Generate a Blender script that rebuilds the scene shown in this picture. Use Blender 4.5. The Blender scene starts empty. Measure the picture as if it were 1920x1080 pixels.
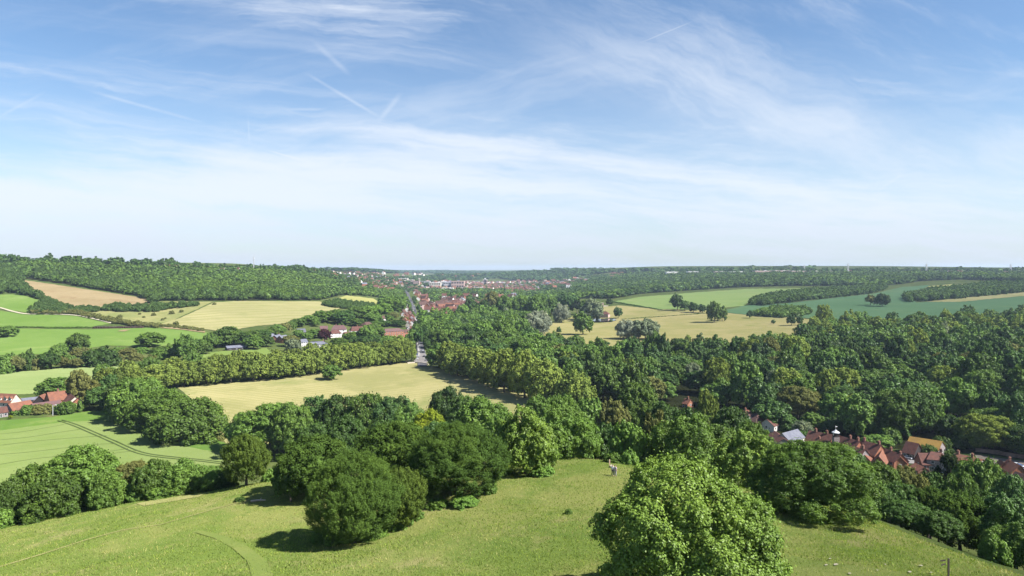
import bpy, math, random
import numpy as np
from mathutils import Vector, Matrix
from mathutils.geometry import delaunay_2d_cdt
R = math.radians
SC = bpy.context.scene
COL = SC.collection
# ------------------------------------------------------------------ camera, sky, sun, exposure
F = 1350.0; CZ = 100.0; YH = 504.0
cam_d = bpy.data.cameras.new("camera"); cam = bpy.data.objects.new("camera", cam_d); COL.objects.link(cam)
cam.location = (0, 0, CZ); cam.rotation_euler = (R(90), 0, 0)
cam_d.sensor_width = 36; cam_d.lens = F / 1920 * 36; cam_d.shift_y = -(540 - YH) / 1920
cam_d.clip_start = 0.5; cam_d.clip_end = 60000
SC.camera = cam
SUN_EL, SUN_AZ = 46.0, 112.0          # azimuth clockwise from +Y (away from the camera)
SC.view_settings.view_transform = 'Standard'; SC.view_settings.look = 'None'
SC.view_settings.exposure = 1.3; SC.view_settings.gamma = 1.0; SC.view_settings.use_curve_mapping = False
cy = SC.cycles
cy.max_bounces = 4; cy.diffuse_bounces = 1; cy.glossy_bounces = 2; cy.transmission_bounces = 2
cy.transparent_max_bounces = 4; cy.volume_bounces = 0
cy.caustics_reflective = False; cy.caustics_refractive = False
try:
    cy.use_denoising = True; cy.denoiser = 'OPENIMAGEDENOISE'; cy.denoising_input_passes = 'RGB_ALBEDO_NORMAL'; cy.denoising_prefilter = 'ACCURATE'
except Exception: pass

class NT:
    """small helper to write node trees"""
    def __init__(s, tree): s.t = tree; tree.nodes.clear()
    def n(s, typ, **kw):
        nd = s.t.nodes.new(typ)
        for k, v in kw.items():
            if k.startswith('i_'):
                key = k[2:]; key = int(key) if key.isdigit() else key.replace('_', ' ')
                if hasattr(v, 'is_linked') or isinstance(v, bpy.types.NodeSocket): s.t.links.new(v, nd.inputs[key])
                else: nd.inputs[key].default_value = v
            else: setattr(nd, k, v)
        return nd
    def link(s, a, b): s.t.links.new(a, b)
    def math(s, op, a, b=0.0, c=None, clamp=False):
        nd = s.t.nodes.new('ShaderNodeMath'); nd.operation = op; nd.use_clamp = clamp
        for i, v in enumerate((a, b, c)):
            if v is None: continue
            if isinstance(v, bpy.types.NodeSocket): s.t.links.new(v, nd.inputs[i])
            else: nd.inputs[i].default_value = v
        return nd.outputs[0]
    def mix(s, f, a, b, blend='MIX'):
        nd = s.t.nodes.new('ShaderNodeMixRGB'); nd.blend_type = blend
        for i, v in enumerate((f, a, b)):
            if isinstance(v, bpy.types.NodeSocket): s.t.links.new(v, nd.inputs[i])
            else: nd.inputs[i].default_value = v if i == 0 else (tuple(v) + (1,) if len(v) == 3 else v)
        return nd.outputs[0]
    def comb(s, x, y, z=0.0):
        nd = s.t.nodes.new('ShaderNodeCombineXYZ')
        for i, v in enumerate((x, y, z)):
            if isinstance(v, bpy.types.NodeSocket): s.t.links.new(v, nd.inputs[i])
            else: nd.inputs[i].default_value = v
        return nd.outputs[0]
    def noise(s, vec, scale, detail=4, rough=0.55, dist=0.0):
        nd = s.n('ShaderNodeTexNoise'); s.link(vec, nd.inputs['Vector'])
        nd.inputs['Scale'].default_value = scale; nd.inputs['Detail'].default_value = detail
        nd.inputs['Roughness'].default_value = rough; nd.inputs['Distortion'].default_value = dist
        return nd.outputs[0]
    def ramp(s, f, lo, hi, a=0.0, b=1.0):
        nd = s.n('ShaderNodeMapRange', clamp=True, interpolation_type='SMOOTHSTEP'); s.link(f, nd.inputs[0])
        for i, v in zip((1, 2, 3, 4), (lo, hi, a, b)): nd.inputs[i].default_value = v
        return nd.outputs[0]

world = bpy.data.worlds.new("World"); SC.world = world; world.use_nodes = True
def build_sky():
    w = NT(world.node_tree)
    out = w.n('ShaderNodeOutputWorld'); bg = w.n('ShaderNodeBackground')
    bg.inputs['Strength'].default_value = 0.054
    sky = w.n('ShaderNodeTexSky', sky_type='NISHITA', sun_disc=False)
    sky.sun_elevation = R(SUN_EL); sky.sun_rotation = R(SUN_AZ); sky.altitude = 150
    sky.air_density = 1.0; sky.dust_density = 0.6; sky.ozone_density = 2.6
    tc = w.n('ShaderNodeTexCoord'); sp = w.n('ShaderNodeSeparateXYZ'); w.link(tc.outputs['Generated'], sp.inputs[0])
    x, y, z = sp.outputs
    yy = w.math('MAXIMUM', w.math('ABSOLUTE', y), 0.05)
    u = w.math('DIVIDE', x, yy); e = w.math('DIVIDE', w.math('MAXIMUM', z, 0.0), yy)
    base = w.comb(u, e)
    wn = w.n('ShaderNodeTexNoise', i_Scale=3.0, i_Detail=5.0, i_Roughness=0.62); w.link(base, wn.inputs['Vector'])
    wc = w.n('ShaderNodeSeparateXYZ'); w.link(wn.outputs['Color'], wc.inputs[0])
    du = w.math('MULTIPLY', w.math('SUBTRACT', wc.outputs[0], 0.5), 0.20)
    de = w.math('MULTIPLY', w.math('SUBTRACT', wc.outputs[1], 0.5), 0.055)
    U = w.math('ADD', u, du); E = w.math('ADD', e, de)
    def slant(k, su, se, off=0.0):
        a = w.math('MULTIPLY', U, su)
        b = w.math('MULTIPLY', w.math('ADD', E, w.math('MULTIPLY', U, k)), se)
        return w.comb(a, b, off)
    # the white sheet of high cloud above the horizon, streaky at its upper edge
    veil = w.ramp(e, 0.34, 0.0, 0.03, 0.45)
    big = w.noise(slant(0.06, 1.7, 9.0, 3.1), 1.0, 7, 0.62)
    prof = w.math('MULTIPLY', w.ramp(e, 0.235, 0.10), w.ramp(e, 0.0, 0.05, 0.55, 1.0))
    fine = w.noise(slant(0.10, 2.4, 30.0, 6.6), 1.0, 6, 0.6)
    q = w.math('ADD', w.math('MULTIPLY', big, 2.6), w.math('MULTIPLY', prof, 0.62))
    q = w.math('ADD', q, w.math('MULTIPLY', w.math('SUBTRACT', fine, 0.5), 1.7))
    q = w.math('SUBTRACT', q, w.math('MULTIPLY', w.ramp(u, -0.1, 0.5), 0.16))
    band = w.ramp(q, 1.30, 2.25)
    # fine flat streaks, feathered sweep at the right, cross streaks
    s1 = w.noise(slant(0.13, 1.5, 26.0, 1.7), 1.0, 6, 0.62)
    s2 = w.noise(slant(0.42, 2.6, 9.0, 5.2), 1.0, 10, 0.70)
    s3 = w.noise(slant(-0.22, 2.0, 15.0, 8.2), 1.0, 7, 0.62)
    m1 = w.noise(slant(0.1, 1.5, 3.5, 9.9), 1.0, 2, 0.5)
    right = w.ramp(u, -0.05, 0.30); left = w.ramp(u, 0.15, -0.25)
    f1 = w.math('MULTIPLY', w.ramp(s1, 0.44, 0.74, 0, 0.75), w.math('MULTIPLY', w.math('ADD', w.math('MULTIPLY', left, 0.75), 0.15), w.ramp(e, 0.36, 0.24, 0.3, 1.0)))
    f2 = w.math('MULTIPLY', w.ramp(s2, 0.42, 0.76, 0, 1.0), w.math('MULTIPLY', w.ramp(m1, 0.36, 0.56), w.math('ADD', w.math('MULTIPLY', right, 0.58), 0.18)))
    f3 = w.math('MULTIPLY', w.ramp(s3, 0.46, 0.80, 0, 0.70), w.math('MULTIPLY', w.ramp(m1, 0.60, 0.44), 0.8))
    # a soft arm of cirrus across the right half
    arm = w.math('ABSOLUTE', w.math('SUBTRACT', E, w.math('ADD', w.math('MULTIPLY', w.math('ABSOLUTE', w.math('SUBTRACT', U, 0.62)), 0.30), 0.135)))
    fa = w.math('MULTIPLY', w.math('MULTIPLY', w.ramp(arm, 0.085, 0.0), right), w.ramp(s2, 0.34, 0.66, 0.25, 1.0))
    # contrails: segments in direction space (u0,e0)-(u1,e1), half width, strength
    con = None
    for (x0, y0, x1, y1, hw, st) in ((575, 138, 715, 222, 5, .33), (712, 225, 748, 180, 8, .27), (500, 280, 592, 307, 2.5, .55), (1205, 79, 1300, 40, 1.8, .3),
                                     (600, 300, 660, 294, 6, .3), (590, 80, 655, 140, 8, .22), (0, 218, 80, 175, 5, .3), (1650, 355, 1690, 328, 3, .3), (466, 222, 468, 262, 2, .3), (640, 310, 655, 296, 5, .45), (150, 165, 400, 235, 5, .3), (540, 205, 605, 205, 4, .3)):
        a0, b0, a1, b1 = (x0 - 960) / F, (YH - y0) / F, (x1 - 960) / F, (YH - y1) / F
        L = math.hypot(a1 - a0, b1 - b0); ca, sa = (a1 - a0) / L, (b1 - b0) / L
        ru = w.math('SUBTRACT', w.math('ADD', u, w.math('MULTIPLY', du, 0.03)), a0); re = w.math('SUBTRACT', w.math('ADD', e, w.math('MULTIPLY', de, 0.10)), b0)
        t = w.math('ADD', w.math('MULTIPLY', ru, ca), w.math('MULTIPLY', re, sa))
        d = w.math('ABSOLUTE', w.math('SUBTRACT', w.math('MULTIPLY', re, ca), w.math('MULTIPLY', ru, sa)))
        k = w.math('MULTIPLY', w.ramp(d, hw / F, 0.0, 0.0, st), w.math('MULTIPLY', w.ramp(t, -0.01, L * 0.3), w.ramp(t, L + 0.01, L * 0.7)))
        k = w.math('MULTIPLY', k, w.ramp(s3, 0.3, 0.6, 0.35, 1.0))
        con = k if con is None else w.math('MAXIMUM', con, k)
    tot = w.math('SUBTRACT', 1.0, w.math('MULTIPLY', w.math('SUBTRACT', 1.0, w.math('MULTIPLY', veil, 1.0)), w.math('SUBTRACT', 1.0, w.math('MULTIPLY', band, 0.92))))
    for q in (f1, f2, f3, fa, con):
        qq = w.math('MULTIPLY', q, 0.60 if q is not con else 1.0)
        tot = w.math('SUBTRACT', 1.0, w.math('MULTIPLY', w.math('SUBTRACT', 1.0, tot), w.math('SUBTRACT', 1.0, qq)))
    cloud = w.mix(w.ramp(e, 0.0, 0.11), (5.6, 6.1, 7.2), (6.6, 7.1, 7.9))
    # a purer blue than the model gives, as in the photograph
    skyc = w.mix(1.0, sky.outputs[0], (0.95, 1.10, 1.20), 'MULTIPLY')
    tot = w.math('MULTIPLY', tot, w.ramp(e, 0.42, 0.75, 1.0, 0.08))
    w.link(w.mix(w.math('MULTIPLY', tot, 0.95), skyc, cloud), bg.inputs['Color'])
    w.link(bg.outputs[0], out.inputs[0])
build_sky()
sun_d = bpy.data.lights.new("sun", 'SUN'); sun = bpy.data.objects.new("sun", sun_d); COL.objects.link(sun)
sun_d.energy = 5.0; sun_d.angle = R(0.5); sun_d.color = (1.0, 0.955, 0.88)
sdir = Vector((math.sin(R(SUN_AZ)) * math.cos(R(SUN_EL)), math.cos(R(SUN_AZ)) * math.cos(R(SUN_EL)), math.sin(R(SUN_EL))))
sun.rotation_euler = sdir.to_track_quat('Z', 'Y').to_euler(); sun.location = (300, -300, 400)

# ------------------------------------------------------------------ objects, tags
def tag(o, label=None, cat=None, group=None, kind=None):
    if label: o['label'] = label
    if cat: o['category'] = cat
    if group: o['group'] = group
    if kind: o['kind'] = kind
    return o
def link(o, parent=None):
    COL.objects.link(o)
    if parent is not None: o.parent = parent
    return o
def empty(name, loc=(0, 0, 0), rz=0.0):
    o = bpy.data.objects.new(name, None); COL.objects.link(o); o.location = loc; o.rotation_euler = (0, 0, rz)
    o.empty_display_size = 0.5
    return o
def npmesh(name, V, Fq, mats, mi=None, smooth=False, tint=None):
    """mesh from arrays: V (n,3); Fq (m,3) or (m,4)"""
    V = np.asarray(V, dtype=np.float32); Fq = np.asarray(Fq, dtype=np.int32)
    me = bpy.data.meshes.new(name); k = Fq.shape[1]
    me.vertices.add(len(V)); me.vertices.foreach_set('co', V.ravel())
    me.loops.add(Fq.size); me.loops.foreach_set('vertex_index', Fq.ravel())
    me.polygons.add(len(Fq)); me.polygons.foreach_set('loop_start', np.arange(0, Fq.size, k, dtype=np.int32))
    me.polygons.foreach_set('loop_total', np.full(len(Fq), k, dtype=np.int32))
    for m in (mats if isinstance(mats, (list, tuple)) else [mats]): me.materials.append(m)
    if mi is not None: me.polygons.foreach_set('material_index', np.asarray(mi, dtype=np.int32))
    if tint is not None:
        a = me.attributes.new('tint', 'FLOAT', 'FACE'); a.data.foreach_set('value', np.asarray(tint, dtype=np.float32))
    me.update(calc_edges=True)
    if smooth: me.polygons.foreach_set('use_smooth', np.ones(len(Fq), dtype=bool))
    else: me.polygons.foreach_set('use_smooth', np.zeros(len(Fq), dtype=bool))
    return me
class MB:
    """collects shapes into one mesh"""
    def __init__(s): s.v = []; s.f = []
    def add(s, vs, fs):
        b = len(s.v); s.v += [tuple(v) for v in vs]; s.f += [tuple(i + b for i in f) for f in fs]; return s
    def box(s, c, size, rz=0.0):
        x, y, z = (k / 2 for k in size); ca, sa = math.cos(rz), math.sin(rz)
        vs = [(c[0] + a * x * ca - b * y * sa, c[1] + a * x * sa + b * y * ca, c[2] + d * z) for d in (-1, 1) for a, b in ((-1, -1), (1, -1), (1, 1), (-1, 1))]
        return s.add(vs, [(3, 2, 1, 0), (4, 5, 6, 7), (0, 1, 5, 4), (1, 2, 6, 5), (2, 3, 7, 6), (3, 0, 4, 7)])
    def tube(s, p, q, r0, r1=None, n=8, cap=True):
        r1 = r0 if r1 is None else r1; p = Vector(p); q = Vector(q); d = (q - p).normalized()
        a = d.orthogonal().normalized(); b = d.cross(a)
        vs = []
        for c, r in ((p, r0), (q, r1)):
            for i in range(n):
                t = 2 * math.pi * i / n; vs.append(c + (a * math.cos(t) + b * math.sin(t)) * r)
        fs = [(i, (i + 1) % n, n + (i + 1) % n, n + i) for i in range(n)]
        if cap: fs += [tuple(range(n - 1, -1, -1)), tuple(range(n, 2 * n))]
        return s.add(vs, fs)
    def lathe(s, c, prof, n=12):
        vs = []
        for r, z in prof:
            for i in range(n):
                t = 2 * math.pi * i / n; vs.append((c[0] + r * math.cos(t), c[1] + r * math.sin(t), c[2] + z))
        fs = [(k * n + i, k * n + (i + 1) % n, (k + 1) * n + (i + 1) % n, (k + 1) * n + i) for k in range(len(prof) - 1) for i in range(n)]
        fs += [tuple(range(n - 1, -1, -1)), tuple((len(prof) - 1) * n + i for i in range(n))]
        return s.add(vs, fs)
    def build(s, name, mat, parent=None, loc=None, rz=None):
        me = bpy.data.meshes.new(name); me.from_pydata(s.v, [], s.f); me.materials.append(mat); me.update()
        o = bpy.data.objects.new(name, me); link(o, parent)
        if loc is not None: o.location = loc
        if rz is not None: o.rotation_euler = (0, 0, rz)
        return o
def copy_tree(o, parent=None):
    c = o.copy(); COL.objects.link(c); c.parent = parent
    for ch in list(o.children): copy_tree(ch, c)
    return c
# ------------------------------------------------------------------ terrain: hills and valley from surveyed points (column, row, distance)
CP = [
 # hill meadow in the foreground
 (1777,1085,68),(1500,1085,68),(1300,1085,67),(960,1080,70),(600,1080,73),(300,1080,76),(0,1080,84),(-300,1080,95),(2150,1085,66),
 (1500,1030,77),(960,1000,82),(600,1025,86),(300,1010,93),(0,1010,106),(-300,1010,122),
 (960,930,98),(1000,890,112),(1100,862,124),(1180,872,118),(1300,905,106),(600,960,101),(500,912,115),(380,935,114),(250,945,119),(100,978,117),(-300,960,140),
 (1640,985,90),(1900,1075,70),(1780,1030,80),(2150,1120,66),
 (820,900,112),(700,905,115),
]
CPZ = [ # (column, distance, height): ground hidden behind trees
 (100,150,50),(100,210,30),(100,280,13),(-300,180,48),(-300,260,22),(-300,330,13),(300,150,53),(300,200,34),(300,270,14),
 (500,150,54),(500,210,34),(500,300,13),(700,150,55),(700,220,36),(700,320,13),(900,150,57),(900,220,38),(900,330,13),
 (1100,150,58),(1100,220,40),(1100,320,16),(1100,400,11),(1300,140,58),(1300,200,41),(1300,280,22),(1300,360,11),
 (1500,120,62),(1500,170,44),(1500,240,25),(1500,320,11),(1700,105,62),(1700,150,45),(1700,220,24),(1700,290,11),
 (1900,90,62),(1900,130,45),(1900,190,24),(1900,260,11),(2250,85,62),(2250,120,46),(2250,190,24),(2250,260,11),
 (1300,18,72),(960,18,72),(300,18,72),(-1000,18,70),(2900,18,72),(1300,35,72),(300,35,72),(960,50,71),(-900,60,66),(2700,60,72),(-900,200,40),(2700,200,40),
 (-900,400,12),(2700,400,12),(-900,1000,35),(2700,1000,30),(-900,2500,100),(2700,2500,90),(-900,9000,90),(2700,9000,85),
 (100,440,12),(400,345,12),(-300,440,13),(440,420,11),(960,515,10),(780,683,10),(340,537,11),(0,550,12.5),(100,640,13),(200,770,14.5),(0,800,15),(-300,800,18),(650,500,10),(700,950,12),(560,900,13),(480,800,13),
 (1300,613,11),(1500,500,11),(1700,450,11),(1900,400,12),(1640,345,10),(1450,410,10),(2250,400,12),(1900,650,17),(1700,700,15),(2250,650,20),
]
CPB = [
 (0,600,1000),(0,560,1150),(0,530,1300),(300,615,950),(40,532,1350),(280,571,1150),(160,548,1250),(400,620,930),(620,584,1130),(480,568,1200),(560,568,1250),
 (400,567,1180),(100,499,1680),(0,497,1620),(-300,495,1600),(200,501,1720),(300,507,1760),(430,509,1850),(500,512,1950),(560,513,2150),(620,516,2500),(600,548,1650),(600,562,1350),(500,545,1450),(300,545,1400),(150,520,1480),(650,536,1950),(650,550,1700),
 (700,566,1500),(640,562,1500),(200,640,815),(-300,600,1000),
 (790,660,770),(785,620,1050),(775,590,1400),(768,570,1850),(755,550,2600),(745,541,3300),(850,532,4300),(1000,538,3500),(950,527,5000),(850,590,1400),(920,600,1250),(900,560,2100),(960,545,3000),
 (880,513,8500),(880,509.5,12000),(700,509,6000),(720,515,6800),(680,517,3600),(700,532,3000),(640,508,4600),(560,506,4200),(300,506,4200),(0,505,4200),(780,520,6500),
 (1000,511,5500),(1150,509,4500),(1300,511,3800),(1450,512.5,3300),(1700,513,3000),(1900,513.5,2800),(2250,513,2700),(1000,508.5,9000),(1300,507,9000),(1700,507,9000),(2200,507,9000),(560,506,9000),(0,505,9000),
 (960,506.5,15000),(0,506,15000),(1900,506,15000),(700,507,15000),(880,506.8,15500),
 (1080,525,4200),(1100,545,2700),(1150,530,3200),(1300,530,2600),(1300,545,2150),(1150,560,1750),(1480,544,2000),(1500,530,2300),(1700,525,2350),(1380,575,1380),(1230,580,1380),
 (1130,600,1262),(1200,632,930),(1060,625,990),(1440,602,1120),(1350,586,1260),(1500,620,960),(1170,652,800),(1000,630,960),
 (1500,597,1150),(1450,582,1320),(1650,570,1420),(1700,547,1900),(1750,607,1020),(1920,556,1550),(1920,590,1120),(2250,560,1500),(2250,590,1100),(1900,530,2000),(1900,605,1000),
]
def build_field():
    P = []
    for a in CP + CPB: P.append(((a[0] - 960) / F, math.log(a[2]), CZ - (a[1] - YH) / F * a[2]))
    for a in CPZ: P.append(((a[0] - 960) / F, math.log(a[1]), a[2]))
    P = np.array(P); return P
_P = build_field(); _SU = 1.25
def _K(du, dv):
    r2 = du * du * _SU * _SU + dv * dv
    return 0.5 * r2 * np.log(r2 + 1e-12)
def _solve():
    n = len(_P); K = _K(_P[:, 0][:, None] - _P[:, 0], _P[:, 1][:, None] - _P[:, 1]) + np.eye(n) * 2e-4
    Q = np.c_[np.ones(n), _P[:, :2]]; A = np.block([[K, Q], [Q.T, np.zeros((3, 3))]])
    return np.linalg.solve(A, np.r_[_P[:, 2], np.zeros(3)])
_W = _solve()
UG = np.linspace(-1.5, 1.5, 601); VG = np.arange(math.log(12), math.log(16500), 0.0085)
def _eval():
    out = np.zeros((len(VG), len(UG)))
    for i, v in enumerate(VG):
        k = _K(UG[:, None] - _P[:, 0], v - _P[:, 1]); out[i] = k @ _W[:-3] + _W[-3] + _W[-2] * UG + _W[-1] * v
    return out
ZG = _eval()
# gentle undulation of the meadow and the valley floor
_uu, _vv = np.meshgrid(UG, VG); _D = np.exp(_vv); _X = _uu * _D
ZG += 0.22 * np.sin(_X / 7.3 + np.sin(_D / 9.1)) * np.sin(_D / 6.1 + 1.3 * np.sin(_X / 13.0)) * np.clip(1 - _D / 900, 0, 1)
ZG = np.clip(ZG, 7.0, 118.0)
def zt(x, y):
    """ground height at world x, y"""
    y = np.maximum(np.asarray(y, float), 12.5); u = np.clip(np.asarray(x, float) / y, -1.499, 1.499); v = np.log(y)
    a = (u - UG[0]) / (UG[1] - UG[0]); b = np.clip((v - VG[0]) / (VG[1] - VG[0]), 0, len(VG) - 1.001)
    i = np.floor(b).astype(int); j = np.floor(a).astype(int); fb = b - i; fa = a - j
    return ZG[i, j] * (1 - fa) * (1 - fb) + ZG[i, j + 1] * fa * (1 - fb) + ZG[i + 1, j] * (1 - fa) * fb + ZG[i + 1, j + 1] * fa * fb
def ray(px, py):
    """first ground point seen at a pixel of the survey picture (x, y, z)"""
    u = (px - 960) / F; D = np.exp(VG); z = CZ - (py - YH) / F * D
    j = min(max((u - UG[0]) / (UG[1] - UG[0]), 0), len(UG) - 1.001); j0 = int(j); fj = j - j0
    g = ZG[:, j0] * (1 - fj) + ZG[:, j0 + 1] * fj; s = z - g
    k = np.where((s[1:] <= 0) & (s[:-1] > 0))[0]
    if len(k) == 0: k = [len(D) - 2]
    k = k[0]; t = s[k] / (s[k] - s[k + 1]) if s[k] != s[k + 1] else 0
    d = D[k] + (D[k + 1] - D[k]) * t
    return (u * d, d, float(zt(u * d, d)))
def pix(x, y, z): return 960 + F * x / y, YH + F * (CZ - z) / y
def inpoly(px, py, poly):
    px = np.asarray(px); py = np.asarray(py); c = np.zeros(px.shape, bool); n = len(poly)
    for i in range(n):
        x0, y0 = poly[i]; x1, y1 = poly[(i + 1) % n]
        if y0 == y1: continue
        c ^= ((y0 > py) != (y1 > py)) & (px < (x1 - x0) * (py - y0) / (y1 - y0) + x0)
    return c
# ------------------------------------------------------------------ materials
MATS = {}
def new_mat(name):
    m = bpy.data.materials.new(name); m.use_nodes = True; t = NT(m.node_tree)
    o = t.n('ShaderNodeOutputMaterial'); return m, t, o
def field_mat(name, c1, c2, c3=None, big=0.012, mid=0.12, fine=1.6, stripe=None, bump=0.35, amt=1.0, patch=None):
    """two-tone ground cover; stripe = (angle deg, metres between, colour, amount, sharpness, wander)"""
    m, t, o = new_mat(name); co = t.n('ShaderNodeTexCoord').outputs['Object']
    a = t.noise(co, big, 4, 0.6, 0.3); b = t.noise(co, mid, 5, 0.62); c = t.noise(co, fine, 3, 0.7)
    f = t.math('ADD', t.math('MULTIPLY', a, 0.55), t.math('ADD', t.math('MULTIPLY', b, 0.3), t.math('MULTIPLY', c, 0.15)))
    col = t.mix(t.ramp(f, 0.5 - 0.13 / amt, 0.5 + 0.13 / amt), c1, c2)
    if c3 is not None: col = t.mix(t.math('MULTIPLY', t.ramp(t.noise(co, big * 2.3, 5, 0.7), 0.52, 0.70), 0.8), col, c3)
    if stripe:
        ang, w, sc, am, sharp, wander = stripe
        sp = t.n('ShaderNodeSeparateXYZ'); t.link(co, sp.inputs[0])
        s = t.math('ADD', t.math('MULTIPLY', sp.outputs[0], math.cos(R(ang)) / w), t.math('MULTIPLY', sp.outputs[1], math.sin(R(ang)) / w))
        s = t.math('ADD', s, t.math('MULTIPLY', t.noise(co, 0.006, 3, 0.5), wander))
        wv = t.math('ABSOLUTE', t.math('SUBTRACT', t.math('FRACT', s), 0.5))
        k = t.math('MULTIPLY', t.ramp(wv, 0.5 - sharp, 0.5), am)
        k = t.math('MULTIPLY', k, t.ramp(t.noise(co, 0.03, 4, 0.6), 0.30, 0.62, 0.25, 1.0))
        col = t.mix(k, col, sc)
    if patch: col = t.mix(t.math('MULTIPLY', t.ramp(t.noise(co, patch[1], 6, 0.7, 0.6), patch[2], patch[2] + 0.06), patch[3]), col, patch[0])
    col = t.mix(1.0, col, t.mix(t.noise(co, fine * 2.2, 3, 0.8), tuple([0.46] * 3), tuple([0.84] * 3)), 'MULTIPLY')
    bs = t.n('ShaderNodeBsdfDiffuse', i_Roughness=1.0); t.link(col, bs.inputs['Color'])
    if bump:
        bp = t.n('ShaderNodeBump', i_Strength=bump, i_Distance=0.5); t.link(t.noise(co, fine, 5, 0.75), bp.inputs['Height']); t.link(bp.outputs[0], bs.inputs['Normal'])
    t.link(bs.outputs[0], o.inputs[0]); MATS[name] = m; return m
def plain(name, c, rough=0.7, var=0.25, scale=1.5, spec=0.3, bump=0.0, metal=0.0):
    m, t, o = new_mat(name); co = t.n('ShaderNodeTexCoord').outputs['Object']
    f = t.noise(co, scale, 5, 0.65); lo = tuple(k * (1 - var) for k in c); hi = tuple(min(1, k * (1 + var)) for k in c)
    col = t.mix(t.ramp(f, 0.3, 0.7), lo, hi)
    b = t.n('ShaderNodeBsdfPrincipled', i_Roughness=rough, i_Metallic=metal); t.link(col, b.inputs['Base Color']); b.inputs['Specular IOR Level'].default_value = spec
    if bump:
        bp = t.n('ShaderNodeBump', i_Strength=bump, i_Distance=0.05); t.link(f, bp.inputs['Height']); t.link(bp.outputs[0], b.inputs['Normal'])
    t.link(b.outputs[0], o.inputs[0]); MATS[name] = m; return m
M_rough = field_mat('rough_grass', (0.060, 0.095, 0.026), (0.115, 0.140, 0.045), (0.16, 0.155, 0.06), big=0.02)
M_meadow = field_mat('meadow', (0.152, 0.214, 0.048), (0.235, 0.258, 0.078), (0.300, 0.280, 0.120), big=0.05, mid=0.3, fine=2.6, bump=0.6, amt=1.7, patch=((0.11, 0.175, 0.036), 0.12, 0.57, 0.6))
M_mown = field_mat('mown_field', (0.27, 0.26, 0.110), (0.365, 0.33, 0.155), (0.19, 0.22, 0.075), big=0.012, mid=0.05, fine=0.7, stripe=(62, 6.5, (0.22, 0.225, 0.07), 0.55, 0.42, 2.0), amt=1.9)
M_wheat = field_mat('green_wheat', (0.165, 0.225, 0.066), (0.198, 0.250, 0.084), None, big=0.02, mid=0.14, fine=1.2, stripe=(83, 21, (0.14, 0.19, 0.06), 0.6, 0.02, 0.3), patch=((0.13, 0.20, 0.13), 0.028, 0.655, 0.7))
M_pale = field_mat('pale_green_field', (0.205, 0.265, 0.095), (0.245, 0.295, 0.115), None, big=0.01, fine=0.8, stripe=(80, 24, (0.15, 0.21, 0.07), 0.6, 0.06, 0.2))
M_verge = field_mat('bright_verge', (0.098, 0.175, 0.034), (0.140, 0.215, 0.048), (0.19, 0.24, 0.07), big=0.03, fine=1.1)
M_green = field_mat('bright_green_field', (0.118, 0.200, 0.040), (0.150, 0.230, 0.055), (0.19, 0.26, 0.075), big=0.008, mid=0.05, fine=0.5, bump=0.15)
M_tan = field_mat('tan_field', (0.26, 0.205, 0.11), (0.32, 0.25, 0.14), (0.22, 0.15, 0.08), big=0.012, fine=0.4)
M_scrub = field_mat('dry_scrub_grass', (0.20, 0.22, 0.08), (0.30, 0.28, 0.12), (0.13, 0.17, 0.05), big=0.02, fine=0.5)
M_gold = field_mat('striped_hay_field', (0.29, 0.275, 0.125), (0.37, 0.34, 0.165), (0.24, 0.25, 0.10), big=0.008, mid=0.03, fine=0.4, stripe=(112, 24, (0.22, 0.235, 0.075), 0.75, 0.25, 3.5))
M_gold2 = field_mat('hay_field', (0.30, 0.31, 0.10), (0.38, 0.36, 0.14), None, big=0.006, fine=0.4)
M_lawn = field_mat('lawn', (0.16, 0.225, 0.055), (0.20, 0.26, 0.075), None, fine=0.7)
M_park = field_mat('park_grass', (0.28, 0.27, 0.10), (0.37, 0.32, 0.145), (0.20, 0.23, 0.065), big=0.010, mid=0.04, fine=0.5)
M_upper = field_mat('upper_crop', (0.185, 0.27, 0.085), (0.23, 0.30, 0.105), (0.27, 0.30, 0.12), big=0.006, fine=0.4, stripe=(15, 24, (0.15, 0.21, 0.065), 0.4, 0.1, 0.4))
M_bean = field_mat('bluish_crop', (0.085, 0.165, 0.080), (0.105, 0.190, 0.092), (0.135, 0.20, 0.085), big=0.006, mid=0.03, fine=0.4, stripe=(20, 24, (0.06, 0.14, 0.07), 0.5, 0.08, 0.4))
M_chalk = field_mat('chalk_track', (0.40, 0.37, 0.27), (0.48, 0.44, 0.33), (0.28, 0.28, 0.16), big=0.1, fine=1.0)
M_trod = field_mat('trodden_grass', (0.24, 0.25, 0.09), (0.32, 0.30, 0.13), None, big=0.08, fine=1.8)
M_mowpath = field_mat('mown_path', (0.148, 0.196, 0.050), (0.205, 0.230, 0.072), None, big=0.08, fine=1.6)
M_tram = field_mat('wheel_rut', (0.055, 0.085, 0.028), (0.085, 0.115, 0.04), None, fine=1.0)
M_tram2 = field_mat('crop_rut', (0.10, 0.145, 0.045), (0.125, 0.165, 0.055), None, fine=1.0)
M_asph = field_mat('asphalt', (0.095, 0.095, 0.105), (0.14, 0.138, 0.15), None, big=0.05, fine=0.5, bump=0.05)
M_pave = field_mat('pavement', (0.32, 0.30, 0.29), (0.40, 0.38, 0.36), None, big=0.08, fine=0.6, bump=0.05)
M_yard = field_mat('gravel_yard', (0.34, 0.30, 0.24), (0.44, 0.40, 0.33), None, big=0.1, fine=1.2)
M_paint = plain('white_road_paint', (0.75, 0.75, 0.72), var=0.1)
M_woodshade = field_mat('shade_dark_floor', (0.020, 0.024, 0.010), (0.035, 0.040, 0.016), None, fine=0.8)  # tree shade painted into the ground colour of the wood floors
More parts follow.
